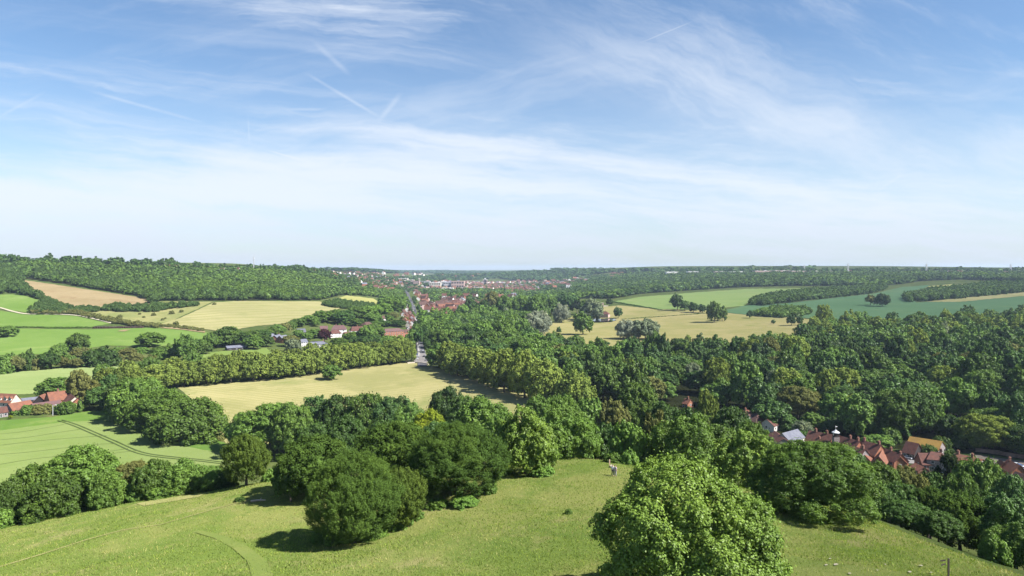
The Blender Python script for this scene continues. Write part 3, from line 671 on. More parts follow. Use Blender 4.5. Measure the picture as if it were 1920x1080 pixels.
def scatter(poly, s, seed=1, dmin=20, dmax=14000, jit=0.42):
    """jittered grid of ground points whose place in the survey picture falls inside the outline"""
    rs = np.random.RandomState(seed)
    g = [ray(*p) for p in poly]
    xs = [p[0] for p in g]; ys = [p[1] for p in g]
    X, Y = np.meshgrid(np.arange(min(xs) - s, max(xs) + s, s), np.arange(max(dmin, min(ys) - s), min(dmax, max(ys) + s), s))
    X = X.ravel() + rs.uniform(-jit, jit, X.size) * s; Y = Y.ravel() + rs.uniform(-jit, jit, Y.size) * s
    ok = Y > 15; X, Y = X[ok], Y[ok]
    Z = zt(X, Y); px, py = pix(X, Y, Z)
    m = inpoly(px, py, poly) & (np.abs(X / Y) < 0.95)
    # not behind a ridge
    return X[m], Y[m]
def wood(name, poly, s, h, w, mat, label, seed=1, mix=(0, 1, 2, 3), lod=None, skip=None, avoid=(), **k):
    X, Y = scatter(poly, s, seed, **{a: k[a] for a in ('dmin', 'dmax') if a in k}); rs = np.random.RandomState(seed + 50)
    if skip is not None:
        keep = rs.rand(len(X)) > skip; X, Y = X[keep], Y[keep]
    if len(X) == 0: print('EMPTY', name); return
    hh = rs.uniform(h[0], h[1], len(X)); ww = rs.uniform(w[0], w[1], len(X))
    if len(avoid):
        qx, qb = pix(X, Y, zt(X, Y)); qt = qb - hh * F / Y; hw = ww * F / Y * .4; keep = np.ones(len(X), bool)
        for a, t, b, d in avoid: keep &= ~((qx + hw > a) & (qx - hw < b) & (qt < d - 1) & (qb > t))
        X, Y, hh, ww = X[keep], Y[keep], hh[keep], ww[keep]
    print(name, len(X)); return wood_mesh(name, np.c_[X, Y, hh, ww], mat, label, seed=seed, mix=mix, lod=lod, cat=k.get('cat', 'wood'), kind=k.get('kind', 'stuff'))
# ------------------------------------------------------------------ near trees on and below the hilltop meadow
T(1292, 863, 59, 362, 'chestnut', 'large pale horse chestnut at the bottom of the view, the biggest crown in sight')
T(1526, 828, 92, 236, 'round', 'large rounded tree standing just behind the biggest horse chestnut, right of it', lod='hero')
T(1400, 812, 112, 130, 'chestnut', 'leafy tree rising between the biggest chestnut and the village roofs')
T(1345, 792, 150, 110, 'mid', 'dark tree left of the leafy tree above the biggest chestnut')
T(1285, 776, 140, 120, 'oak', 'broad dark tree directly above the top of the biggest chestnut')
T(1462, 838, 130, 80, 'mid', 'tree filling the gap in front of the grey slate roof')
G1 = 'yews on the meadow'
T(664, 852, 86, 178, 'yew', 'nearest large dark yew with a shadow falling left over the meadow', G1, lod='hero', wy=9)
T(752, 880, 90, 96, 'yewg', 'golden-tipped yew growing against the right side of the nearest yew', G1)
T(856, 798, 101, 190, 'yew', 'massive dark yew right of the golden-tipped yew', G1, lod='hero')
T(748, 796, 113, 160, 'yew', 'dark yew standing behind the nearest yew', G1)
T(588, 822, 108, 150, 'yew', 'dark yew on the left side of the clump, behind the nearest yew', G1)
T(545, 852, 106, 70, 'deep', 'low dark tree at the far left foot of the yew clump')
T(462, 818, 119, 88, 'yewg', 'lone brownish yew at the end of the hedge, left of the yew clump', G1)
T(507, 878, 122, 36, 'bushb', 'bright green bush beside the lone brownish yew')
T(985, 768, 113, 118, 'chestnut', 'round pale chestnut at the edge of the meadow, right of the yews')
T(1020, 872, 110, 50, 'bushb', 'low bright bush at the foot of the round pale chestnut')
# low growth round the foot of the yews
for px, py, hp, wp in ((640,1016,40,70),(690,1008,36,80),(735,992,34,70),(770,975,26,50),(600,1016,22,40),(870,948,20,60),(915,925,24,40),(820,952,18,44)):
    TB(px, py, py - hp, wp, 'bushb', 'low bright brambles at the foot of the yews', 'brambles round the yews')
# the left hedge of tall bushes
G2 = 'tall hedge trees along the lower meadow edge'
for px, top, D, wp, sp, lb in ((12,905,121,80,'dome','hedge tree cut by the left edge of the view'),(68,868,126,110,'dome','hedge tree left of the tallest one'),(152,838,130,140,'mid','tallest tree of the left hedge'),
    (205,880,124,80,'dome','low hedge tree at the right shoulder of the tallest one'),(252,862,128,70,'olive','olive hedge tree beside the blue-green patch of wheat'),(292,862,126,88,'dome','bright hedge tree in the middle of the row'),(345,862,126,92,'dome','broad hedge tree right of the middle of the row'),
    (398,874,124,72,'mid','last hedge tree before the lone brownish yew'),(100,892,122,120,'dome','hedge tree in front of the tallest one')):
    T(px, top, D, wp, sp, lb, G2, lod='near')
for px, py, hp, wp, sp in ((0,990,40,60,'bushb'),(40,975,30,60,'bush'),(130,962,30,70,'bush'),(215,946,44,90,'bush'),(260,938,36,60,'bush'),(330,928,26,70,'bushb'),(375,922,20,50,'bush'),(420,915,30,50,'bushd'),(300,934,22,50,'bushb'),(170,955,22,60,'bushd')):
    TB(px, py, py - hp, wp, sp, 'low bush growing out of the foot of the left hedge', 'bushes at the foot of the left hedge')
# trees on the slope behind the yews
for px, top, D, wp, sp, lb in (
    (505,756,345,100,'oakb','lobed bright green tree at the left end of the belt behind the yews'),(462,775,350,60,'oakb','smaller bright tree left of the lobed bright one'),(548,752,335,70,'mid','mid green tree right of the lobed bright one'),(592,744,350,62,'cool','dark tree at the bottom edge of the hay field'),(640,740,340,72,'deep','very dark tree rising into the hay field'),
    (688,736,330,76,'mid','tree with a spiky top against the hay field'),(730,740,330,70,'cool','cool green tree in the belt behind the yews'),(768,752,300,60,'mid','round tree just left of the yellow one'),(805,768,235,74,'yellow','bright yellow-green tree among the dark belt'),(838,722,350,62,'deep','rounded dark tree standing tallest against the hay field'),
    (872,740,330,60,'mid','tree right of the rounded dark one against the hay field'),(905,745,240,100,'oakb','large bright tree behind the massive yew'),(945,770,200,70,'ash','fresh green tree left of the round pale chestnut'),(820,790,200,90,'cool','dark tree hidden behind the yews below the yellow tree'),(720,785,190,80,'deep','dark round tree behind the yews'),(650,780,220,80,'deep','dark tree above the left yews'),
    (590,790,240,70,'deep','shaded tree between hay field and left yews'),(1010,742,290,62,'oakb','bright tree at the right end of the hay field'),(1052,738,300,66,'ash','fresh green tree right of the hay field corner'),(1060,760,200,90,'oakb','broad bright tree above the open meadow corner'),(1105,742,330,54,'mid','mid green tree near the avenue end'),
    (1038,790,150,64,'ash','bright bushy tree at the top corner of the meadow'),(1085,778,160,80,'oakb','light green tree at the meadow corner'),(1135,790,165,60,'cool','dark slender tree at the meadow corner'),(1172,788,150,62,'ash','pale green round tree left of the pale bare stem'),(1200,800,145,56,'bushb','light green bushy tree under the pale bare stem'),
    (1150,745,300,48,'olive','olive tree below the bare trunks of the avenue'),(1196,715,330,72,'mid','light green dome in front of the dark avenue'),(1245,750,240,70,'deep','dark tree right of the pale bare stem'),(1228,762,170,46,'birch','thin tree with a pale bare stem'),(1290,760,230,56,'deep','dark tree below the half-hidden red roof'),(1326,734,330,44,'lime','pale flowering tree beside the half-hidden red roof'),
    (1372,760,240,70,'deep','dark tree left of the brick hip-roofed house'),(1410,790,190,80,'mid','tree hiding the foot of the brick hip-roofed house'),(1240,805,150,80,'mid','tree at the upper left of the biggest chestnut'),(1110,800,200,60,'deep','dark shrubby tree behind the meadow corner')):
    T(px, top, D, wp * (1.3 if D > 220 and sp not in ('lime', 'birch', 'yellow') else 1.1), sp, lb, 'trees on the slope below the meadow')
for px, py, hp, wp in ((1085,856,22,50),(1110,862,24,40),(1150,868,20,36),(1205,870,40,56),(1235,868,36,40),(1060,852,18,30),(1180,872,30,40)):
    TB(px, py, py - hp, wp, 'bushb', 'bright green bush along the top edge of the meadow', 'bushes at the top edge of the meadow')
# right slope between meadow and village
for px, top, D, wp, sp, lb in (
    (1600,850,150,90,'cool','cool green tree in front of the red village roofs'),(1650,868,140,90,'mid','tree below the parked white car'),(1700,872,150,80,'olive','olive tree below the village garage'),(1640,905,118,80,'deep','dark tree at the right shoulder of the rounded meadow tree'),(1690,905,122,80,'deep','dark ragged tree above the steep meadow edge'),
    (1740,915,120,80,'yew','brownish dark yew in the hollow'),(1778,822,190,92,'conifer','big dark conifer before the brick terrace'),(1745,880,160,70,'deep','dark tree at the foot of the big conifer'),(1838,856,165,110,'mid','round green tree below the brick terrace'),(1800,885,140,80,'ash','bright yellow-green tree in front of the terrace'),(1895,890,150,90,'cool','tree at the right edge below the last roofs'),
    (1850,920,110,110,'deep','dark tree over the shaded hollow'),(1905,930,100,120,'cool','tree leaning in from the right edge'),(1800,925,110,110,'yew','dark yew shading the hollow'),(1885,985,88,80,'mid','tree above the small bright bush'),(1930,980,84,90,'mid','tree cut by the right edge'),(1865,1000,82,60,'bushb','small bright bush at the steep meadow edge'),(1700,940,104,90,'deep','dark tree on the shaded side of the meadow edge'),(1760,960,98,80,'deep','low dark tree in the shaded hollow'),(1560,905,112,80,'deep','tree behind the rounded meadow tree')):
    T(px, top, D, wp, sp, lb, 'trees between the meadow and the village')
# ------------------------------------------------------------------ avenues of limes
def avenue(line, tops, n, w, label, group, jit=3.0, sp='lime', rows=1, seed=3, gap=0):
    rnd = random.Random(seed); W = [ray(*p) for p in line]; W = np.array([(a, b) for a, b, c in W])
    L = np.r_[0, np.cumsum(np.hypot(*np.diff(W, axis=0).T))]; t = np.linspace(0, L[-1], n)
    X = np.interp(t, L, W[:, 0]); Y = np.interp(t, L, W[:, 1]); hs = np.interp(t, np.linspace(0, L[-1], len(tops)), tops)
    ordn = ['first','second','third','fourth','fifth','sixth','seventh','eighth','ninth','tenth','eleventh','twelfth','thirteenth','fourteenth','fifteenth','sixteenth','seventeenth','eighteenth','nineteenth','twentieth']
    for i in range(n):
        lb = label % ordn[i] if i < len(ordn) else label % ('number %d' % (i + 1))
        k = rnd.uniform(0.82, 1.15)
        put_tree(X[i] + rnd.uniform(-1, 1) * jit * .4, Y[i] + rnd.uniform(-1, 1) * jit, hs[i] * rnd.uniform(0.78, 1.16), w * k, sp if rnd.random() > 0.12 else 'oak', lb, group)
avenue(((205,742),(270,733),(330,727),(400,720),(470,714),(540,707),(610,699),(690,688),(762,679)), (19,20,20,21,22,22,21,21), 16, 25, 'flowering lime of the left avenue front row, %s from its left end', 'limes of the left avenue', jit=2.5)
avenue(((195,728),(290,717),(380,708),(470,700),(560,690),(640,682),(750,668)), (18,20,20,21,22,21,23), 17, 19, 'flowering lime of the left avenue back row, %s from its left end', 'limes of the left avenue', seed=8, jit=2)
avenue(((826,690),(850,700),(880,711),(915,724),(950,738),(1000,752),(1075,765)), (26,23,24,26,29,31,31), 10, 27, 'flowering lime of the right avenue, %s from the road junction', 'limes of the right avenue', seed=4)
avenue(((850,684),(900,700),(950,716),(1020,735),(1100,748),(1190,765)), (19,21,23,27,29,28), 10, 19, 'tree behind the right avenue of limes, %s from the road junction', 'limes of the right avenue', seed=14, sp='oak')
TB(621, 712, 683, 38, 'oak', 'lone tree standing in the golden mown field')
# ------------------------------------------------------------------ left side: oaks by the wheat field, trees by the farm
for px, base, top, w, sp, lb in ((356,824,744,148,'dome','broad oak with a long shadow at the corner of the wheat field'),(300,806,732,110,'oakb','bright tree left of the broad oak'),(262,790,706,112,'dome','rounded oak in the middle of the field-edge clump'),(232,776,708,70,'mid','tree at the back of the field-edge clump'),
    (105,748,706,66,'mid','round green tree behind the orange farmhouse roof'),(148,760,692,44,'olive','tall feathery tree right of the farmhouse'),(168,762,712,40,'olive','slim olive tree beside the feathery one'),(187,768,724,54,'deep','dark round clipped tree right of the farmhouse'),(205,752,702,44,'deep','dark tree where avenue and farm trees meet'),
    (222,788,766,24,'bushb','small bush at the foot of the field-edge clump'),(187,770,758,16,'bush','small clipped bush on the verge'),(2,760,738,26,'deep','dark conifer-like tree at the left edge by the dormer house'),
    (78,774,756,46,'busho','garden shrub before the long tiled roof'),(55,776,758,34,'bush','garden shrub before the red tiled roof'),(124,776,752,36,'bushb','bright garden tree before the brick gable'),(110,776,756,20,'bushd','dark garden bush beside the lamp post'),(148,772,750,22,'bush','garden bush beside the white window'),(28,778,768,18,'bush','bush beside the yellow flowers'),(10,776,762,26,'busho','bush at the left end of the farm gardens')):
    TB(px, base, top, w, sp, lb, 'trees around the farm')
TB(412, 826, 815, 22, 'busho', 'tiny scrub bush in the gap right of the broad oak')
# shrub belt between the pale crop field and the pasture
G3 = 'shrub belt under the bright pasture'
for px, base, top, w, sp in ((8,700,664,40,'bush'),(30,698,668,34,'olive'),(52,694,655,34,'bush'),(75,693,668,36,'busho'),(92,692,660,44,'deep'),(116,690,668,30,'olive'),(132,688,664,30,'bush'),(18,690,660,30,'bush'),(108,680,645,32,'mid'),(140,690,672,30,'olive'),
    (120,660,641,30,'bush'),(145,658,624,42,'oak'),(150,668,650,40,'busho'),(190,686,650,70,'bushd'),(180,680,652,40,'bush'),(215,682,660,40,'busho'),(240,672,652,34,'olive'),(225,664,650,40,'bush'),(255,676,660,30,'busho'),(282,650,622,52,'oakb'),(300,674,655,40,'bush'),(320,672,645,40,'bush'),(345,676,628,42,'oakb'),(372,664,634,34,'mid'),(300,662,650,40,'bush'),(330,662,645,36,'bush'),(265,662,650,30,'bushb'),(388,664,642,24,'mid'),(285,676,664,22,'busho'),
    (15,632,610,36,'mid'),(2,633,612,28,'mid'),(395,655,624,30,'mid')):
    TB(px, base, top, w, sp, {'oak': 'rounded tree standing in the shrub belt beside the pasture', 'oakb': 'bright rounded tree in the shrub belt'}.get(sp, '%s in the shrub belt under the bright pasture' % SP[sp][5]), G3)
# belt of trees from the shed to the estate, and behind it up to the hay field
rnd = random.Random(11)
def ptrees(lst, label, group, hr=(9, 14), parts=True):
    for px, base, top, w, sp in lst: TB(px, base, top, w, sp, label % SP[sp][5], group, parts=parts)
ptrees(((425,650,612,52,'mid'),(450,648,622,40,'deep'),(470,646,620,40,'mid'),(490,640,618,40,'deep'),(405,652,628,40,'mid'),(440,646,616,40,'mid'),(475,655,630,40,'mid'),(500,650,628,30,'mid'),(510,632,615,30,'mid'),(535,618,604,24,'busho'),(520,622,608,36,'bush'),(548,616,600,20,'bush'),(560,612,596,30,'oakb'),(580,608,590,34,'oakb'),
    (605,604,582,40,'oakb'),(600,596,582,24,'deep'),(628,600,580,36,'mid'),(645,608,582,44,'deep'),(668,598,574,40,'mid'),(690,600,572,44,'oakb'),(715,596,568,44,'ash'),(738,590,558,50,'ash'),(725,582,556,40,'ash'),(745,574,552,34,'ash'),(700,606,588,34,'mid'),(735,600,585,26,'olive'),(728,604,590,24,'ash'),(758,604,592,20,'busho'),
    (560,632,618,22,'mid'),(575,640,622,26,'ash'),(590,634,616,30,'mid'),(608,642,616,26,'copper'),(545,650,628,34,'olive'),(548,660,634,30,'grey'),(555,664,640,24,'grey'),(660,640,622,34,'ash'),(690,640,610,40,'mid'),(702,634,606,40,'mid'),(705,612,602,34,'mid'),(720,612,600,30,'deep'),(745,612,600,40,'deep'),(660,650,630,40,'deep'),(635,652,634,40,'oak'),(680,652,630,36,'deep'),
    (700,650,626,40,'deep'),(725,650,628,34,'mid'),(770,650,622,26,'mid'),(784,650,612,20,'poplar'),(775,640,616,24,'mid'),(780,630,606,18,'mid'),(762,650,632,30,'mid'),(750,655,636,26,'mid'),(592,612,600,18,'ash'),(640,616,604,14,'bush'),(670,612,596,30,'mid'),(786,616,596,10,'mid')),
    '%s among the estate houses below the hay field', 'trees around the housing estate')
# park trees
G4 = 'scattered park trees'
for px, base, top, w, sp, lb in ((1007,630,581,58,'willow','largest silver willow beside the round green park tree'),(1053,605,569,36,'willow','silver willow behind the largest one'),(1110,603,560,44,'grey','grey-green willow leaning over the pond'),(950,600,577,20,'willow','small silver willow among green trees'),
    (1178,636,598,52,'willow','left tree of the isolated silver willow pair'),(1210,637,596,56,'grey','greener right tree of the isolated willow pair'),(1093,628,585,38,'oakb','round bright green park tree with a shadow to its left'),(1048,623,612,10,'bushd','tiny round tree left of the bright park tree'),(1159,597,576,18,'deep','dark tree beside the pink pond house'),(1143,573,560,14,'deep','small dark tree by the ruined wall'),
    (1270,582,551,24,'deep','tallest dark tree of the park clump'),(1262,572,558,14,'deep','small dark tree at the left of the park clump'),(1284,583,564,20,'deep','dark tree right of the tallest in the park clump'),(1300,586,566,22,'deep','dark round tree in the middle of the park clump'),(1317,587,570,18,'deep','last dark tree of the park clump'),(1339,605,563,28,'oak','tall dark tree in front of the park clump'),(1354,602,576,22,'oak','rounder tree against the tall dark one'),
    (1406,597,582,13,'deep','small lone park tree with a shadow'),(1450,608,599,9,'deep','tiniest lone park tree'),(1484,611,590,18,'deep','left of two joined round park trees'),(1499,610,592,14,'deep','right of two joined round park trees'),(1632,573,552,20,'olive','paler tree of the pair in the blue-green field'),(1654,575,550,30,'deep','darker tree of the pair in the blue-green field'),(1918,596,570,24,'deep','dark tree at the right edge above the wood'),
    (1100,600,560,30,'mid','green tree behind the grey pond willow'),(1082,590,556,30,'conifer','tall dark tree left of the pond'),(1068,580,554,30,'deep','dark tree at the park corner'),(1145,604,599,8,'bush','small bush at the end of the pond'),
    (1185,660,640,22,'oak','small round tree at the lower park edge'),(1215,662,636,34,'oak','round tree at the lower park edge'),(1240,664,640,26,'lime','pale tree at the lower park edge'),(1275,668,634,46,'deep','largest dark tree of the lower park edge'),(1290,660,628,16,'lime','pale narrow tree of the lower park edge'),(1328,662,634,28,'lime','pale tree left of the park drive'),(1345,664,634,24,'mid','tree beside the park drive'),(1358,660,636,22,'mid','tree right of the park drive'),
    (1391,668,638,24,'lime','left of two pale round trees by the drive'),(1416,668,634,28,'lime','right of two pale round trees by the drive'),(1470,650,624,24,'lime','small pale tree at the wood corner'),(1455,655,630,20,'lime','pale tree before the wood corner'),(1545,612,570,30,'lime','tall pale tree rising above the wood corner'),(1528,622,596,20,'lime','paler tree at the foot of the tall one'),(1557,620,590,20,'lime','pale tree right of the tall one')):
    TB(px, base, top, w, sp, lb, G4)
# ------------------------------------------------------------------ individual trees of the right-hand wood and of the valley
ZONES = ((1385,764,1478,810,402),(1462,800,1665,852,362),(1688,814,1772,872,362),(1785,846,1850,880,350),(1850,850,1925,895,340),(1282,742,1302,756,520),(815,655,1010,745,560))
def hides(x, y, h, w):
    """True when a tree of the wood would stand in front of the roofs the photograph shows"""
    z = float(zt(x, y)); px, pb = pix(x, y, z); pt = pb - h * F / y; hw = w * F / y * .42
    return any(y < D and px + hw > a and px - hw < c and pt < d and pb > b for a, b, c, d, D in ZONES)
def indiv(poly, s, hr, wr, mixw, label, group, seed, maxn=999, dmin=20, dmax=3000, parts=True, rest=None):
    X, Y = scatter(poly, s, seed, dmin=dmin, dmax=dmax); r = random.Random(seed); o = np.argsort(Y); k = 0; far = []
    for i in o:
        x, y = float(X[i]), float(Y[i]); sp = r.choices([m[0] for m in mixw], [m[1] for m in mixw])[0]
        h = r.uniform(*hr); w = r.uniform(*wr)
        if hides(x, y, h, w): continue
        if r.random() < 0.12: h *= 1.2
        if k < maxn: k += 1; put_tree(x, y, h, w, sp, label % SP[sp][5], group, parts=parts)
        else: far.append((x, y, h, w))
    if far:
        ms = [LM[SP[m[0]][1]] for m in mixw]; w = np.array([m[1] for m in mixw], float)
        wood_mesh('woodland', far, ms, rest, cat='wood', seed=seed, lod=-1, wts=w / w.sum())
    print(group, k, len(far)); return k
MIXW = (('deep', 4), ('mid', 4), ('cool', 3), ('oak', 3), ('lime', 1.3), ('olive', 0.5), ('ash', 0.8), ('yellow', 0.1), ('grey', 0.15))
indiv([(1040,765),(1060,716),(1180,676),(1290,674),(1400,674),(1480,648),(1530,640),(1560,640),(1560,690),(1500,830),(1450,812),(1440,800),(1390,800),(1380,782),(1330,762),(1240,762)], 20, (13, 28), (15, 24), MIXW, '%s in the wood between avenue and village', 'trees of the wood left of the village', 21, maxn=105, rest='far part of the wood between avenue and park')
indiv([(1560,690),(1560,640),(1700,640),(1990,650),(1990,868),(1900,858),(1850,846),(1790,832),(1700,828),(1660,835),(1620,832),(1560,822),(1500,815),(1480,800)], 21.5, (14, 29), (16, 27), MIXW, '%s in the dense wood above the village', 'trees of the wood above the village', 22, maxn=125, rest='far part of the dense wood above the village')
indiv([(1500,640),(1530,622),(1600,616),(1700,612),(1800,606),(1930,604),(1990,604),(1990,652),(1700,642),(1560,642)], 20.5, (12, 25), (15, 23), (('lime', 4), ('deep', 3), ('cool', 2), ('oak', 2), ('mid', 2)), '%s', 'far edge', 23, maxn=0, rest='far edge of the dense wood with pale flowering crowns')
MIXV = (('mid', 3), ('oakb', 3), ('ash', 1.5), ('cool', 1.5), ('oak', 2), ('deep', 1))
indiv([(800,650),(797,625),(797,600),(850,600),(900,600),(940,590),(1010,582),(1040,588),(985,612),(990,632),(1020,650),(1150,672),(1100,700),(1020,706),(950,700),(870,680)], 21, (14, 24), (18, 30), MIXV, '%s in the wood between road and park', 'trees of the valley wood', 24, maxn=55, parts=False, rest='far part of the valley wood between road and park')

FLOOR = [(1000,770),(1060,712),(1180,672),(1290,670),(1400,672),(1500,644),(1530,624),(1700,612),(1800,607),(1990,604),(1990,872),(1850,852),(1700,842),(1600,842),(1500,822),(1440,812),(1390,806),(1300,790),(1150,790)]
sheet('shade_dark_floor', FLOOR, M_woodshade, 1, 'wood floor coloured dark to stand for the shade under the dense wood', cat='wood floor')  # near-black sheet paints the shade between trunks and behind the village
sheet('shade_dark_floor', [(812,655),(812,622),(850,606),(940,588),(1010,580),(1040,588),(985,612),(985,632),(1010,650),(1150,670),(1060,716),(1020,735),(900,700),(860,680)], M_woodshade, 1, 'wood floor coloured dark to stand for the shade under the valley wood', cat='wood floor')
for i, (px, base, w, h, sp) in enumerate(((1500,826,40,22,'bushd'),(1545,832,46,20,'bush'),(1620,812,60,40,'dome'),(1660,822,50,34,'dome'),(1645,842,60,28,'mid'),(1668,830,46,30,'bush'),(1690,822,40,30,'cool'),(1780,826,50,50,'deep'),(1750,812,60,40,'mid'),(1740,860,34,28,'bush'),(1810,838,50,44,'dome'),(1590,812,50,34,'deep'),(1560,812,50,30,'cool'),(1525,808,50,34,'mid'),(1505,822,40,34,'grey'),(1850,840,50,30,'mid'),(1900,846,60,34,'deep'),(1480,806,50,26,'bushd'),(1720,812,50,34,'deep'),(1765,850,40,34,'bush'))):
    TB(px, base, base - h, w, sp, '%s close behind the village roofs' % SP[sp][5], 'garden trees behind the village')

# the largest crowns of the valley wood
for px, base, top, w, sp in ((905,652,600,48,'ash'),(870,655,610,46,'deep'),(845,650,606,42,'oak'),(938,650,594,50,'oakb'),(968,640,588,46,'oakb'),(990,622,584,34,'ash'),(1003,600,553,36,'ash'),(975,598,554,36,'ash'),(1030,592,556,36,'ash'),(945,598,552,34,'ash'),(905,592,563,32,'deep'),(882,590,558,26,'deep'),(922,584,546,32,'olive'),(880,668,622,48,'cool'),(1010,672,636,44,'mid'),(960,676,640,46,'oak'),(910,684,648,46,'deep'),(1050,692,644,48,'olive'),(1105,700,652,50,'mid'),(1075,682,648,38,'olive'),(822,642,602,34,'oakb'),(1150,696,658,44,'mid'),(925,668,618,50,'oak'),(1055,575,548,28,'deep'),(1015,585,550,30,'ash')):
    TB(px, base, top, w, sp, 'very large %s rising above the valley wood' % SP[sp][5], 'largest crowns of the valley wood')
# trees pressing on the main road
for i, (px, base, h, w) in enumerate(((800,652,30,14),(798,640,26,14),(797,630,24,14),(796,618,20,12),(795,608,18,12),(793,600,16,11),(789,592,15,10),(785,584,14,9),(779,572,12,9),(776,566,11,8),(781,634,22,11),(779,620,18,10),(775,598,14,9),(770,590,13,9),(768,580,12,9),(766,574,12,9),(780,648,28,12),(801,662,28,16))):
    TB(px, base, base - h, w, ('mid', 'deep', 'oakb', 'cool')[i % 4], '%s leaning over the main road' % SP[('mid', 'deep', 'oakb', 'cool')[i % 4]][5], 'roadside trees', parts=False)
# ------------------------------------------------------------------ far woods, hedges and copses
MF, MH = LM['far'], LM['fargreen']
wood('hillside_wood', [(34,521),(60,522),(130,534),(200,546),(270,558),(285,569),(300,564),(400,564),(500,563),(600,563),(640,553),(690,552),(640,534),(600,522),(560,515),(500,512),(430,509),(300,506),(200,501),(100,498),(40,498),(20,505)], 14, (9, 17), (13, 22), [MH, MH, MF, LM['mid'], MF], 'dense green wood covering the left hill', seed=31)
wood('ridge_wood', [(-60,520),(-60,497),(0,495),(60,496),(110,497),(330,506),(330,499),(100,492),(-60,490)], 24, (12, 25), (17, 30), LM['deep'], 'dark trees along the top of the left hill', seed=32, dmin=1500, dmax=2600)
wood('ridge_wood', [(330,509),(440,511),(560,516),(660,521),(660,510),(560,505),(430,504),(330,500)], 26, (10, 21), (16, 26), LM['deep'], 'dark trees along the falling crest of the left hill', seed=36, dmin=1500, dmax=3300, skip=.15)
wood('hillside_wood', [(-60,555),(-60,505),(20,500),(45,500),(34,521),(50,545),(80,560),(60,557),(30,551)], 12, (10, 16), (13, 18), MF, 'dark green wood at the left end of the hill', seed=33)
# hedge banks and thickets between the fields on the left: each hedge is one thing
def hedge(name, poly, s, h, w, mat, label, seed, cat='hedge', mix=(0, 1, 2, 3), lod=0, group=None):
    X, Y = scatter(poly, s, seed); rs = np.random.RandomState(seed)
    print(name, len(X))
    return wood_mesh(name, np.c_[X, Y, rs.uniform(*h, len(X)), rs.uniform(*w, len(X))], mat, label, group=group, kind=None, cat=cat, seed=seed, mix=mix, lod=lod)
hedge('thicket', [(38,545),(60,545),(85,560),(130,578),(150,588),(60,590),(55,582),(82,566)], 7, (5, 9), (8, 11), MF, 'dark thicket running down from the wood to the pasture', 41, 'thicket')
hedge('hedge', [(60,586),(150,586),(190,596),(250,607),(300,612),(295,616),(230,610),(200,604),(140,590),(60,590)], 5.5, (4, 7), (7, 9), LM['olive'], 'long hedge bank between pasture and rough grass', 42)
hedge('thicket', [(140,580),(180,578),(185,584),(160,588),(140,586)], 6, (5, 8), (8, 10), MF, 'bushy thicket at the foot of the tan field', 43, 'thicket')
hedge('hedge', [(190,584),(205,574),(250,578),(300,573),(372,571),(370,575),(320,580),(290,586),(250,586),(220,585)], 7, (5, 10), (9, 12), MF, 'bushy hedge between tan field and rough grass', 44)
hedge('hedge', [(302,610),(340,613),(380,619),(380,622),(340,617),(304,615)], 4.5, (2.5, 4), (6, 7), LM['olive'], 'low clipped hedge under the striped hay field', 45)
hedge('hedge', [(26,612),(26,614.5),(100,616),(210,615),(210,613),(100,614)], 4, (1.0, 1.6), (4, 5), LM['mid'], 'thin low hedge between two bright pastures', 46)
hedge('thicket', [(606,573),(628,566),(700,574),(700,582),(660,580),(625,578)], 8, (6, 10), (10, 13), MF, 'dark thicket between the two hay fields', 47, 'thicket')
hedge('hedge', [(1150,565.5),(1240,580.5),(1240,582),(1150,567)], 4, (1.0, 1.8), (4, 6), LM['deep'], 'low dark hedge below the pale upper field', 48)
hedge('hedge', [(1165,598),(1240,593),(1330,586.5),(1330,587.6),(1240,594.4),(1165,599.4)], 3, (0.5, 0.9), (3, 4), LM['deep'], 'thin dark hedge line crossing the park', 49)
for i, (px, py, s) in enumerate(((288,592,9),(322,589,11),(340,586,9),(402,572,8),(305,601,7),(310,598,5),(330,610,12),(270,596,6),(225,596,10),(262,590,6))):
    TB(px, py, py - s * 0.7, s, 'busho', 'small isolated bush on the dry rough grass', 'bushes on the rough grass', parts=False)
# right hand side
wood('far_wood', [(1070,560),(1150,560),(1200,551),(1300,544),(1400,538),(1500,536),(1640,536),(1690,533),(1720,528),(1800,524),(1980,530),(1980,517),(1700,516),(1500,515.5),(1330,514),(1200,514),(1100,522),(1070,535),(1070,545)], 18, (10, 21), (18, 28), [MF, MF, LM['deep'], MH], 'broad dark wood across the right hillside', seed=51)
wood('copse', [(1403,574),(1412,566),(1450,556),(1500,550),(1560,545),(1620,541),(1660,538),(1660,543),(1640,550),(1560,559),(1470,569),(1430,574)], 13, (12, 17), (14, 19), MF, 'long curved copse between pale field and blue-green field', seed=52, kind='stuff')
wood('copse', [(1415,593),(1425,586),(1450,583),(1505,582),(1518,588),(1510,594),(1470,597)], 11, (10, 14), (13, 17), LM['mid'], 'oval copse at the edge of the dry park', seed=53)
wood('copse', [(1695,568),(1697,558),(1740,548),(1800,541),(1860,535),(1980,533),(1980,545),(1900,551),(1800,561)], 13, (12, 17), (14, 19), MF, 'straight-edged copse at the right above the gold strip', seed=54)
wood('ridge_wood', [(1080,512),(1250,512),(1450,513.5),(1700,514),(1980,514),(1980,510),(1700,510.5),(1450,510.5),(1250,509.5),(1080,510)], 36, (12, 28), (26, 44), LM['deep'], 'dark trees along the right skyline', seed=55, skip=0.25, dmax=5200)
wood('far_wood', [(930,520),(960,513),(1000,510.5),(1100,509),(1150,510),(1080,520),(1060,530),(1000,527),(950,525)], 36, (16, 24), (34, 46), LM['deep'], 'dark wooded hill above the town', seed=56, lod=2, dmax=9000)
wood('far_wood', [(820,520),(820,513),(700,512),(720,509),(900,510.5),(960,512.5),(930,519)], 75, (18, 26), (60, 90), LM['deep'], 'hazy woods on the hills beyond the town', seed=57, lod=2, dmax=12500)
